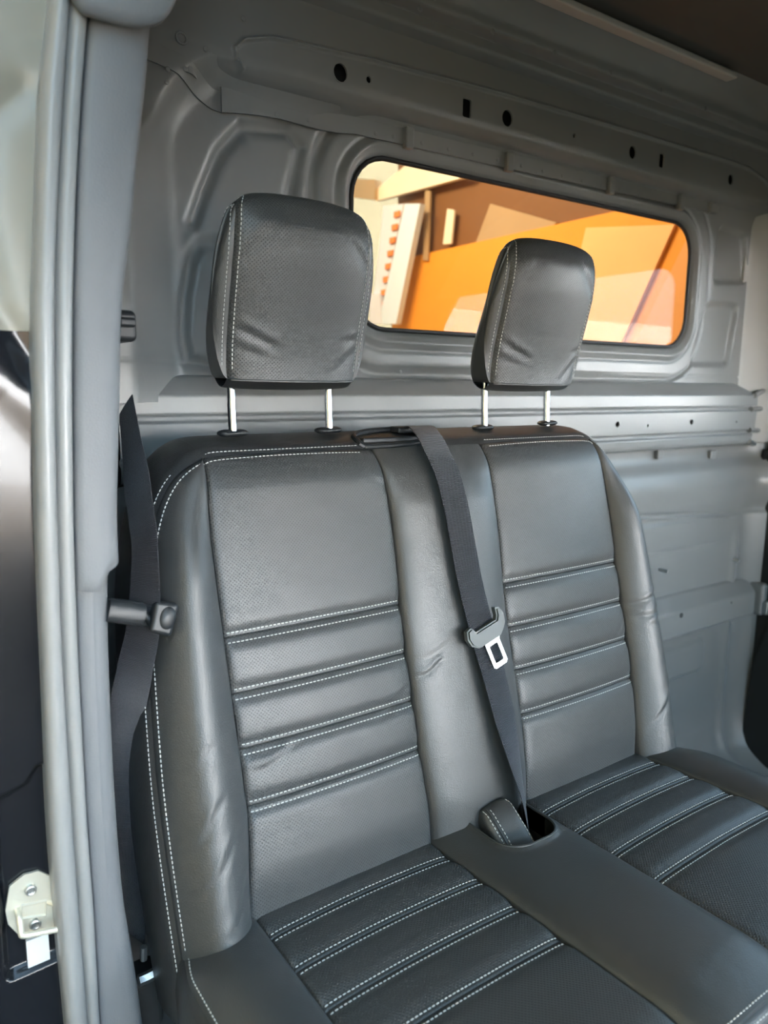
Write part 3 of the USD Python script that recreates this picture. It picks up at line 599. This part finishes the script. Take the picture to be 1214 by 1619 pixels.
# outer shell: sides and top wrap back from the front seam
full = np.vstack([op, np.stack([np.linspace(.40, 1.197, 160), np.full(160, TOPZ)-.0005], 1), np.stack([xm(op[::-1, 0]), op[::-1, 1]], 1)])
full = resample(full, n=620); full = np.stack([np.convolve(np.pad(full[:, k], 6, 'edge'), np.ones(13)/13, 'valid') for k in (0, 1)], 1)
tg = np.gradient(full, axis=0); tg /= np.linalg.norm(tg, axis=1, keepdims=True); nm = np.stack([-tg[:, 1], tg[:, 0]], 1)     # outward in the (x, h) plane
dep = np.array([0, .003, .008, .018, .04, .07, .10, .122, .135, .14]); bul = np.array([0, .0008, .0065, .0105, .0150, .0165, .0150, .010, .0, -.02])
d0 = np.interp(full[:, 1], [-.16, -.10], [-.026, -.0215]) 
def shell(i0, i1):
    P = []
    for a, b in zip(dep, bul):
        tz = np.maximum(nm[i0:i1, 1], 0); x = full[i0:i1, 0]+nm[i0:i1, 0]*b; h = full[i0:i1, 1]+nm[i0:i1, 1]*b+tz*(.24*a+.6*b); P.append(bk(x, h, d0[i0:i1]-a))
    return np.array(P)
is1 = int(np.argmax(full[:, 0] > .388)); is2 = int(np.argmax(full[:, 0] > 1.209)); obj
for nme, i0, i1 in (('side_panel', 0, is1+1), ('top_panel', is1, is2+1), ('side_panel', is2, len(full))):
    SURF.append(shell(i0, i1)[:5].reshape(-1, 3)); obj(nme, solidify(grid(shell(i0, i1)), NF*-.002), L_DARK, seat, smooth=60)
ib = np.arange(0, len(full), 8); bx = bk(full[ib, 0]-nm[ib, 0]*.02, full[ib, 1]-nm[ib, 1]*.02, d0[ib]-.14)
bp = Polygon(np.stack([full[ib, 0]-nm[ib, 0]*.02, full[ib, 1]-nm[ib, 1]*.02], 1)).buffer(0)
bm = trimesh.creation.extrude_polygon(bp, .012); v = bm.vertices.copy(); bm.vertices = bk(v[:, 0], v[:, 1], -.160-v[:, 2]+.012); bm.invert(); obj('back_board', bm, DTRIM, seat)
core = trimesh.creation.extrude_polygon(bp.buffer(-.012), .10); v = core.vertices.copy(); core.vertices = bk(v[:, 0], v[:, 1], -.045-v[:, 2]); core.invert(); obj('foam_core', core, DTRIM, seat)
# twin stitching round the backrest edge
sel = np.arange(6, len(full)-6)
gapx = (full[sel, 0] > .655) & (full[sel, 0] < .925) & (full[sel, 1] > -.12)
for inner in (True, False):
    if inner:
        x = full[sel, 0]-nm[sel, 0]*.0062; h = full[sel, 1]-nm[sel, 1]*.0062; topk = sstep(-.13, -.10, h); d = d0[sel]+.0052*(1-topk)+.0045*topk
        N = np.stack([nm[sel, 0]*.5, -np.ones(len(sel))*.8, nm[sel, 1]*.5+.2], 1)
    else:
        x = full[sel, 0]+nm[sel, 0]*.0062; h = full[sel, 1]+nm[sel, 1]*.0062; d = d0[sel]-.0070
        N = np.stack([nm[sel, 0], -np.ones(len(sel))*.55, nm[sel, 1]], 1)
    P = bk(x, h, d)
    for a, b in ((0, int(np.argmax(gapx))), (int(len(gapx)-np.argmax(gapx[::-1])), len(sel))): sew(P[a:b], N[a:b])
# sleeves for the head restraint posts
for px, py in ((368, 689), (519, 684), (763, 679), (865, 672)):
    c = onY(px, py, 1.05); m = trimesh.creation.capsule(.022, .0135, count=(16, 10)); m.apply_translation(-m.bounds.mean(0)); m.apply_transform(trimesh.transformations.rotation_matrix(math.pi/2, (0, 1, 0))); m.apply_scale((1, .9, .42)); m.apply_translation((c[0], 1.05, c[2]+.004))
    obj('post_sleeve', cat_([m]), BLACKPL, seat)
# dark belt outlet let into the top of the middle strip
bz = resample(spline([(.668, 1.012, -.098), (.72, 1.010, -.097), (.77, 1.012, -.095), (.815, 1.020, -.088), (.818, 1.045, -.078), (.78, 1.060, -.074), (.70, 1.052, -.076), (.660, 1.030, -.084), (.660, 1.016, -.092), (.668, 1.012, -.098)], 60), .008)
obj('belt_outlet', cat_([tube(bz+np.array([0, 0, Z]), .0045, 8, cap=False), box(.67, .81, 1.018, 1.05, Z-.100, Z-.084, .004), box(.75, .81, 1.03, 1.06, Z-.080, Z-.069, .004)]), BLACKPL, seat)
# ---- cushion
CR = [.795, .727, .655, .579]; YF, YB = .372, .90
cx = [lambda y: .380+0*y, lambda y: .684+(.80-y)*.055, lambda y: .892+0*y+(.80-y)*.03, lambda y: 1.207+(.80-y)*.10]
def e_frontroll(y): t = np.clip((.45-y)/.078, 0, 1); return -.016*t**2
def e_insert(x, y, a, b):
    u = (x-a)/(b-a); e = .006*4*u*(1-u)+edge(np.minimum(x-a, b-x), .004)
    for r in CR:
        z = y-r; e = e-.0066*np.exp(-(z/.013)**2)+.0024*np.exp(-(z/.0046)**2)-.0035*np.exp(-((z+.001)/.0014)**2)
    return e+und(x, y, .0012)+e_frontroll(y)
UPV = np.array([0, 0, 1.0])
for (fa, fb_) in ((cx[0], cx[1]), (cx[2], cx[3])):
    lim = [YF]+CR[::-1]+[YB]
    for k in range(5):
        n = max(24, int((lim[k+1]-lim[k])/.0022)); yy = np.linspace(lim[k], lim[k+1], n); u = np.linspace(0, 1, 110)
        U, Yv = np.meshgrid(u, yy, indexing='ij'); Aa, Bb = fa(Yv), fb_(Yv); X = Aa+(Bb-Aa)*U
        P = np.stack([X, Yv, Z-.71+e_insert(X, Yv, Aa, Bb)], -1)
        panel('cushion_panel', P, L_PERF, uv=np.stack([X, Yv], -1), depth=(0, 0, -.012))
    for r in CR:
        for off in (.0062, -.0068):
            x = np.linspace(float(fa(r))+.004, float(fb_(r))-.003, 160); y = np.full_like(x, r+off)
            sew(np.stack([x, y, Z-.71+e_insert(x, y, float(fa(r)), float(fb_(r)))+.0002], 1), np.tile(UPV+[0, -.3, 0], (160, 1)))
CUP = (.745, .868, .722, .862, .045)
def e_mid(x, y):
    a, b = cx[1](y), cx[2](y); u = (x-a)/(b-a)
    return .010*(1-np.abs(2*u-1)**5)+.006*(1-(2*u-1)**2)+edge(np.minimum(x-a, b-x), .004)+und(x, y, .0018)+e_frontroll(y)+.004*np.exp(-(np.maximum(sdf_rrect(x, y, *CUP), 0)/.006)**2)
U, Yv = np.meshgrid(np.linspace(0, 1, 120), np.linspace(YF, YB, 280), indexing='ij'); X = cx[1](Yv)+(cx[2](Yv)-cx[1](Yv))*U
SURF.append(np.stack([X, Yv, Z-.71+e_mid(X, Yv)], -1).reshape(-1, 3)); mid = cut_grid(X, Yv, lambda a, b: np.stack([a, b, Z-.71+e_mid(a, b)], -1), lambda a, b: sdf_rrect(a, b, *CUP))
obj('cushion_middle_strip', solidify(mid, (0, 0, -.012)), L_SMOOTH, seat, smooth=60)
ring = resample(rrect_path(CUP[0], CUP[1], CUP[2], CUP[3], CUP[4]), .006)
cupP = np.array([[(x, y, Z-.71+float(e_mid(np.array(x), np.array(y)))*1-.002-k*.012+.0) for x, y in ring] for k in range(6)])
obj('buckle_well', solidify(grid(cupP), (0, 0, -.001)), L_DARK, seat, smooth=60)
wf = trimesh.creation.extrude_polygon(Polygon(ring), .004); wf.apply_translation((0, 0, Z-.77)); obj('buckle_well_floor', wf, L_DARK, seat)
rim = np.array([(x, y, Z-.71+float(e_mid(np.array(x), np.array(y)))-.0005) for x, y in ring]); obj('well_piping', tube(rim, .0022, 6, cap=False), L_SMOOTH, seat)
for sgn in (0, 1):
    q = np.linspace(0, 1, 44); yy = np.linspace(YF, .885, 150); Q, Yv = np.meshgrid(q, yy, indexing='ij')
    xo = (.272+.014*sstep(.79, .87, Yv)) if not sgn else 1.340-.03*sstep(.70, .86, Yv); xi = cx[0](Yv) if not sgn else cx[3](Yv)
    X = xo+(xi-xo)*Q; w = np.abs(xi-xo)
    e = .022*np.sin(math.pi*np.clip(Q, 0, 1)**.8)*sstep(.88, .74, Yv)-.020*(1-Q)**2+edge((1-Q)*w, .004)+edge(Q*w, .003)+und(X, Yv, .002)+e_frontroll(Yv)
    P = np.stack([X, Yv, Z-.71+e], -1); panel('cushion_bolster', P if not sgn else P[::-1], L_SMOOTH, depth=(0, 0, -.012))
    s_ = -1 if not sgn else 1; SP = []; x_ = xo[0]; e0 = e[0]
    for o, dz in ((0, 0), (.004, -.003), (.009, -.012), (.013, -.05), (.010, -.10), (.0, -.15)): SP.append(np.stack([x_+s_*o, yy, Z-.71+e0+dz], 1))
    obj('cushion_side', solidify(grid(np.array(SP)), (0, 0, -.002)), L_DARK, seat, smooth=60)
    for o, dz, ny in ((-s_*.0065, .0030, 0), (s_*.0050, -.0045, 1)):
        if sgn or ny == 0: sew(np.stack([x_+o, yy, Z-.71+e0+dz+.0005], 1), np.tile([s_*.6, 0, 1.0], (150, 1)))
xx = np.linspace(.272, 1.340, 200)
def e_front(x):
    out = np.zeros_like(x); 
    out += np.where((x > .69) & (x < .91), .010, 0.0)-.016-.020*np.clip((.30-x)/.03, 0, 1)**2-.020*np.clip((x-1.31)/.03, 0, 1)**2; return out
FPn = np.array([np.stack([xx, np.full(200, YF)+a, Z-.71+e_front(xx)+b], 1) for a, b in ((0, 0), (-.004, -.002), (-.012, -.012), (-.020, -.05), (-.016, -.11), (0, -.16))])
obj('cushion_front', solidify(grid(FPn), (0, .002, 0)), L_SMOOTH, seat, smooth=60)
for a, b in ((.0065, .0035), (-.0075, -.0035)): sew(np.stack([xx, np.full(200, YF)+a, Z-.71+e_front(xx)+b+.0012], 1), np.tile([0, -.5, 1.0], (200, 1)))
obj('seat_base', cat_([box(.31, 1.30, .42, .95, Z-1.20, Z-.735, .02), box(.36, 1.25, .45, .90, Z-1.25, Z-1.19, .01)]), DTRIM, seat)
c = onY(233, 1545, .95)
obj('seat_bolt', cat_([tube([(c[0]-.012, c[1], c[2]), (c[0], c[1], c[2]), (c[0]+.012, c[1]-.003, c[2]+.004)], .008, 6), tube([(c[0]-.004, c[1], c[2]+.03), (c[0]-.003, c[1], c[2]+.05)], .005, 8)]), STEEL, seat)
from scipy.spatial import cKDTree
SV = np.vstack(SURF); SVT = cKDTree(SV)
def conform(P, N, lift=.0006):
    N = N/np.linalg.norm(N, axis=1, keepdims=True); Q = P.copy()
    for _ in range(2):
        dist, ix = SVT.query(Q, k=5); w = 1/(dist+.0006)**2; w /= w.sum(1, keepdims=True)
        Q = Q+N*np.sum(((SV[ix]*w[..., None]).sum(1)-Q)*N, 1)[:, None]
    return Q+N*lift
obj('stitching', cat_([stitches(conform(P, N), N) for P, N in ST]), THREAD, seat, kind='stuff', label='pale grey twin stitching along the seams')

# ------------------------------------------------------------------ head restraints (local origin between the posts at their sleeves)
def make_headrest(name, label, loc):
    t = thing(name, label, 'headrest', 'headrests on the double seat', loc=loc)
    pc = [(-.050, .086), (-.053, .110), (-.064, .160), (-.080, .220), (-.090, .262), (-.0935, .292), (-.090, .316), (-.080, .331), (-.066, .3365), (-.053, .331), (-.044, .312), (-.035, .275), (-.014, .215), (.010, .155), (.022, .105), (.018, .085)]
    prof = spline(pc, 130)
    hw = PchipInterpolator([.07, .086, .10, .20, .26, .30, .32, .3315, .337], [.1045, .106, .1075, .1095, .109, .107, .1035, .0975, .0935])
    tgp = np.gradient(prof, axis=0); tgp /= np.linalg.norm(tgp, axis=1, keepdims=True); nn = np.stack([-tgp[:, 1], tgp[:, 0]], 1)
    if (nn[30] @ np.array([-1, 0])) < 0: nn = -nn
    u = np.linspace(-1, 1, 90); u = np.sign(u)*np.abs(u)**.85
    H = hw(prof[:, 1])
    def surf(u, k=slice(None)):
        u = np.asarray(u); Uu = u[:, None]; dist = (1-np.abs(Uu))*H[None]
        out = (.011-.007*sstep(.29, .33, prof[None, :, 1]))*(1-Uu**2)-.006*Uu**4-.0055*np.exp(-dist/.0042)
        X = Uu*H[None]; s = np.linspace(0, 1, len(prof))[None]+0*Uu
        for a, b, c2, d2, dp, w in ((-.095, .155, -.045, .135, .0035, .006), (-.10, .13, -.06, .12, .0018, .006), (.075, .145, .105, .150, .0028, .005), (.05, .30, .10, .25, .003, .007), (.06, .10, .10, .135, .003, .006), (-.10, .24, -.06, .29, .003, .008)):
            L = math.hypot(c2-a, d2-b); tx, th = (c2-a)/L, (d2-b)/L; hh_ = prof[None, :, 1]+0*Uu; front = sstep(80, 60, np.arange(len(prof)))[None]
            q = ((X-a)*tx+(hh_-b)*th)/L; n_ = -(X-a)*th+(hh_-b)*tx; out = out-.5*dp*(np.exp(-(n_/w)**2)-.6*np.exp(-((n_-1.7*w)/w)**2))*sstep(-.3, .2, q)*sstep(1.3, .8, q)*front
        Y = prof[None, :, 0]+nn[None, :, 0]*out; Zz = prof[None, :, 1]+nn[None, :, 1]*out
        return np.stack([X+0*Y, Y, Zz], -1)
    P = surf(u); sl = np.r_[0, np.cumsum(np.linalg.norm(np.diff(prof, axis=0), axis=1))]
    uv = np.stack([P[..., 0], np.broadcast_to(sl[None], P.shape[:2])], -1)
    g = grid(P, flip=True); obj('front_panel', g, L_PERF, t, uv=uv.reshape(-1, 2))
    for sg in (-1, 1):
        e0 = surf(np.array([sg*1.0]))[0]; cen = np.array([sg*.108, e0[:, 1].mean(), .195])
        R = []
        for r in np.r_[1, .985, .95, .88, .75, .55, .3, 0.02]:
            p = cen+(e0-cen)*r; p[:, 0] = e0[:, 0]*r+(1-r)*sg*.108; p[:, 0] += sg*(.017*(1-r**3)+.0035*(1-np.exp(-(1-r)/.03))); R.append(p)
        R = np.array(R); R = np.concatenate([R, R[:, :1]], 1)
        obj('side_panel', grid(R, flip=sg < 0), L_SMOOTH, t, smooth=60)
        sts = []
        n0, n1 = 3, 96
        for off, isin in ((.0066, True), (-.006, False)):
            if isin: pts = surf(np.array([sg*(1-.0062/.11)]))[0][n0:n1]+np.c_[np.zeros(n1-n0), nn[n0:n1]]*.0002; N = np.c_[np.full(n1-n0, sg*.3), nn[n0:n1]]
            else: pts = R[2, n0:n1]+np.array([sg*.0008, 0, 0]); N = np.c_[np.full(n1-n0, sg*1.0), nn[n0:n1]*.4]
            sts.append(stitches(pts, N, .0042, .002, .0006))
        obj('stitching', cat_(sts), THREAD, t, kind='stuff')
    Pb = surf(u)
    a, b = Pb[:, 0], Pb[:, -1]; bot = np.array([a+(b-a)*q+np.array([0, 0, -.012*math.sin(math.pi*q)]) for q in np.linspace(0, 1, 10)])
    obj('bottom_panel', grid(bot), L_DARK, t, smooth=60)
    lip = a+np.array([0, 0, -.001]); obj('bottom_piping', tube(lip[2:-2], .0018, 6), L_SMOOTH, t)
    for x in (-.0835, .0835):
        obj('post', tube([(x, -.003, .004), (x, -.002, .02), (x, .0, .05), (x, .001, .10)], .0066, 16), CHROME, t)
    return t
h1 = onY(368, 690, 1.05); h2 = onY(518, 685, 1.05)
make_headrest('headrest', 'black leather headrest on the left seat place, nearer the door pillar', ((h1[0]+h2[0])/2, 1.05, Z-.079))
p1, p2 = onY(762, 680, 1.05), onY(864, 672, 1.05)
h = UsdGeom.Xform.Define(stage, '/World/'+numbered('/World', 'headrest')); h.GetPrim().GetReferences().AddInternalReference('/World/headrest'); h.GetPrim().SetInstanceable(True)
h.ClearXformOpOrder(); UsdGeom.Xformable(h).MakeMatrixXform().Set(Gf.Matrix4d().SetTranslate(Gf.Vec3d((p1[0]+p2[0])/2, 1.05, Z-.080)))
setdata(h.GetPrim(), 'black leather headrest on the right seat place, in front of the orange window', 'headrest', 'headrests on the double seat')

# ------------------------------------------------------------------ middle seat belt
mb = thing('seat_belt', 'black webbing seat belt with metal tongue hanging down the middle of the backrest', 'seat belt')
cl = [(675, 1.040, -.062)]
path = [(.790, 1.035, -.070), (.784, 1.012, -.068), (.780, .990, -.078), (.780, .963, -.105), (.785, .940, -.142), (.797, .888, -.322), (.806, .872, -.385), (.824, .836, -.512), (.836, .808, -.615), (.844, .794, -.677), (.850, .786, -.74)]
pp = spline(path, 90); pp[:, 2] += Z
tw = np.radians(np.interp(np.linspace(0, 1, 90), [0, .12, .55, .72, .88, 1], [0, 0, 0, 8, 42, 52]))
wd = np.stack([np.cos(tw), np.sin(tw), np.zeros(90)], 1)
m, uv = ribbon(pp, wd, np.interp(np.linspace(0, 1, 90), [0, .1, 1], [.050, .052, .050]))
obj('webbing', m, WEB, mb, uv=uv)
# tongue: local frame on the belt
c = np.array([.811, .872, Z-.396]); ty = np.array([-.30, .245, .92]); ty /= np.linalg.norm(ty); tx = np.array([1.0, -.06, .12]); tx -= ty*(tx@ty); tx /= np.linalg.norm(tx); tz = np.cross(tx, ty); tz = tz if tz[1] < 0 else -tz
T = np.eye(4); T[:3, 0], T[:3, 1], T[:3, 2], T[:3, 3] = tx, ty, tz, c+tz*.004
def loc(m): m = m.copy(); m.apply_transform(T); 
def place(m): m.apply_transform(T); return m
body = Polygon([(-.036, .016), (-.040, .004), (-.037, -.008), (-.026, -.0165), (.012, -.0165), (.022, -.0165), (.030, -.010), (.038, -.002), (.041, .012), (.037, .024), (.031, .026), (.029, .014), (.024, .0075), (-.022, .0075), (-.028, .018)]).buffer(.0015)
bd = trimesh.creation.extrude_polygon(body, .009); top = trimesh.creation.extrude_polygon(body.buffer(-.003), .012)
obj('tongue_body', place(cat_([bd, top])), TONGUEP, mb, label='grey plastic tongue body on the webbing')
pl = Polygon([(-.012, -.014), (.021, -.014), (.0165, -.022), (.0165, -.060), (.013, -.0635), (-.009, -.0635), (-.0125, -.060), (-.0125, -.024)]).buffer(.0012).difference(Polygon(rrect_path(-.0065, .0105, -.056, -.026, .002)))
pm = trimesh.creation.extrude_polygon(pl, .0022); pm.apply_translation((0, 0, .005)); obj('tongue_plate', place(pm), STEEL, mb, label='bright metal tongue with a rectangular slot')

# ------------------------------------------------------------------ leather-sleeved buckle in the well
bu = thing('belt_buckle', 'leather-sleeved seat belt buckle standing in the well between the two cushions', 'buckle')
def sup(a, b, n=44, e=.55): t = np.linspace(0, 2*np.pi, n, endpoint=False); return np.stack([a*np.sign(np.cos(t))*np.abs(np.cos(t))**e, b*np.sign(np.sin(t))*np.abs(np.sin(t))**e], 1)
top_c, bot_c = np.array([.790, .822, Z-.672]), np.array([.800, .742, Z-.752])
ax = top_c-bot_c; LB = np.linalg.norm(ax); az = ax/LB; ux = np.array([.93, -.28, -.10]); ux -= az*(ux@az); ux /= np.linalg.norm(ux); uy = np.cross(az, ux)
R = []
for t in np.r_[0, .1, .25, .45, .65, .8, .9, .96, .99, 1.0]:
    a = np.interp(t, [0, .5, .85, .96, 1], [.034, .034, .031, .024, .004]); b_ = np.interp(t, [0, .5, .85, .96, 1], [.019, .021, .019, .012, .002])
    s = sup(a, b_); R.append(bot_c+az*LB*t+s[:, :1]*ux+s[:, 1:]*uy)
R = np.array(R); Rc = np.concatenate([R, R[:, :1]], 1)
nf = fbm(Rc.reshape(-1, 3)*60, 2, 4).reshape(Rc.shape[:2])[..., None]-.5; Rc = Rc+nf*.004*np.array([.3, .3, 1]); Rc[:, -1] = Rc[:, 0]
sl_ = grid(Rc); sl_.merge_vertices(); trimesh.repair.fix_normals(sl_); obj('leather_sleeve', sl_, L_SMOOTH, bu, smooth=70)
frontside = -1 if uy[1] > 0 else 1
bs = []
for aa in (-.0235, -.0135, .0265):
    pts = []; Ns = []
    for t in np.linspace(.12, .93, 40):
        a = np.interp(t, [0, .5, .85, .96, 1], [.034, .034, .031, .024, .004]); b_ = np.interp(t, [0, .5, .85, .96, 1], [.019, .021, .019, .012, .002])
        q = min(.98, abs(aa/a)); y = b_*(1-q**(2/.55))**(.55/2); pts.append(bot_c+az*LB*t+ux*np.sign(aa)*q*a+uy*frontside*(y+.0012)); Ns.append(uy*frontside+ux*np.sign(aa)*.3)
    bs.append(stitches(pts, Ns, .0045, .002, .0007))
obj('stitching', cat_(bs), THREAD, bu, kind='stuff')
sp = [bot_c+az*LB*t+ux*-.0185+uy*frontside*(np.interp(t, [0, .5, .85, .96], [.019, .021, .019, .012])*.985) for t in np.linspace(.05, .93, 20)]
obj('sleeve_seam', tube(sp, .0014, 6), L_DARK, bu)

# ------------------------------------------------------------------ outer seat belt with its guide on the backrest edge
lb = thing('seat_belt', 'black webbing seat belt running down between the door pillar and the backrest', 'seat belt')
A_ = [((199, 640), 1.08, .10), ((210, 720), 1.02, .3), ((221, 800), .955, .5), ((229, 870), .925, .6), ((229, 945), .92, .75), ((225, 1000), .925, .8), ((213, 1060), .93, 1.0), ((202, 1120), .95, 1.0), ((198, 1220), .98, .9), ((206, 1350), .99, .6), ((212, 1480), 1.0, .4)]
lp = spline([onY(a, b, Y) for (a, b), Y, _ in A_], 90)
wy = np.interp(np.linspace(0, 1, 90), [0, .1, .3, .45, .6, .7, 1], [86, 80, 66, 44, 30, 28, 70])
wdir = np.stack([np.cos(np.radians(wy)), -np.sin(np.radians(wy)), np.zeros(90)], 1)
m, uv = ribbon(lp, wdir, .047); obj('webbing', m, WEB, lb, uv=uv)
bg = thing('belt_guide', 'black plastic seat belt guide clipped round the webbing at the edge of the backrest', 'belt guide')
g0 = onY(183, 965, .905); g1 = onY(262, 975, .905)
gx = g1-g0; GL = np.linalg.norm(gx); gx /= GL; gz = np.array([0, .16, .985]); gz -= gx*(gz@gx); gz /= np.linalg.norm(gz); gy = np.cross(gz, gx)
G = np.eye(4); G[:3, 0], G[:3, 1], G[:3, 2], G[:3, 3] = gx, gy, gz, (g0+g1)/2
def gput(m): m.apply_transform(G); return m
arm = []
for t in np.linspace(0, 1, 14):
    x = -GL/2-.012+t*(GL*.70); pts = sup(.0135, .009, 20, .8); hgt = np.interp(t, [0, .6, 1], [1, 1.05, .9])
    arm.append(np.stack([np.full(20, x), -.006+pts[:, 1], pts[:, 0]*hgt-.001], 1))
arm = np.array(arm); ac = np.concatenate([arm, arm[:, :1]], 1); am = grid(ac)
hk = tube([(-.01+GL*.10+q*.022, -.004+.010*math.sin(q*3), .010-.022*q) for q in np.linspace(0, 1, 8)], .0045, 10)
cap = trimesh.convex.convex_hull(np.vstack([trimesh.creation.icosphere(2, .006).vertices+np.array(o) for o in ((GL/2-.014, -.004, .012), (GL/2-.014, -.004, -.016), (GL/2+.006, -.004, .013), (GL/2+.004, -.004, -.018), (GL/2-.012, .018, .012), (GL/2+.004, .018, -.016))]))
obj('guide_arm', gput(cat_([am, hk, box(-GL/2-.012, GL/2, .012, .017, -.016, .014, .002)])), BLACKPL, bg, smooth=50)
obj('guide_end', gput(cap), BLACKPL, bg, smooth=50)
dd = trimesh.creation.icosphere(3, .0145); dd.apply_scale((.72, .35, 1.0)); dd.apply_translation((GL/2-.001, -.0095, -.001)); obj('guide_button', gput(dd), BLACKPL, bg, smooth=True)

# ------------------------------------------------------------------ door striker and sticker on the jamb
st = thing('door_striker', 'yellowed zinc door striker plate bolted to the gloss black jamb', 'door striker')
YS = YJ+.0075
out_ = [onY(a, b, YS)[[0, 2]] for a, b in ((16, 1402), (38, 1384), (60, 1378), (82, 1388), (92, 1400), (94, 1452), (82, 1468), (60, 1476), (32, 1478), (14, 1460), (10, 1440))]
sp_ = trimesh.creation.extrude_polygon(Polygon(out_).buffer(.003).buffer(-.002), .004); sp_.apply_transform(np.array([[1, 0, 0, 0], [0, 0, -1, YS+.003], [0, 1, 0, 0], [0, 0, 0, 1.]])); obj('plate', sp_, ZINC, st)
p = [onY(a, b, YS-.002) for a, b in ((27, 1440), (29, 1462), (60, 1458), (92, 1452), (92, 1428), (76, 1428))]
lp_ = [p[0]+[0, .004, 0], p[0]+[0, -.012, 0], p[1]+[0, -.020, 0], p[2]+[0, -.021, 0], p[3]+[0, -.020, 0], p[4]+[0, -.012, 0], p[5]+[0, .003, 0]]
obj('striker_loop', tube(spline(lp_, 50), .0036, 10), ZINC, st)
slot = [onY(a, b, YS-.001) for a, b in ((33, 1432), (72, 1424), (72, 1446), (33, 1452))]
obj('recess', tube(slot+[slot[0]], .0022, 6), ZINC, st)
for a, b in ((48, 1406), (55, 1460)):
    c = onY(a, b, YS-.002); cy = trimesh.creation.cylinder(.0065, .006, sections=24); rg = trimesh.creation.torus(.0048, .0018, 20, 8); 
    for q in (cy, rg): q.apply_transform(trimesh.transformations.rotation_matrix(math.pi/2, (1, 0, 0)))
    rg.apply_translation((0, -.003, 0)); mm = cat_([cy, rg]); mm.apply_translation(c); obj('bolt', mm, STEEL, st)
a, b = onY(41, 1488, YS), onY(80, 1530, YS)
obj('sticker', box(a[0], b[0], YS-.0015, YS+.0035, b[2], a[2]), STICK, label='small square white sticker on the black jamb below the striker', cat='sticker')
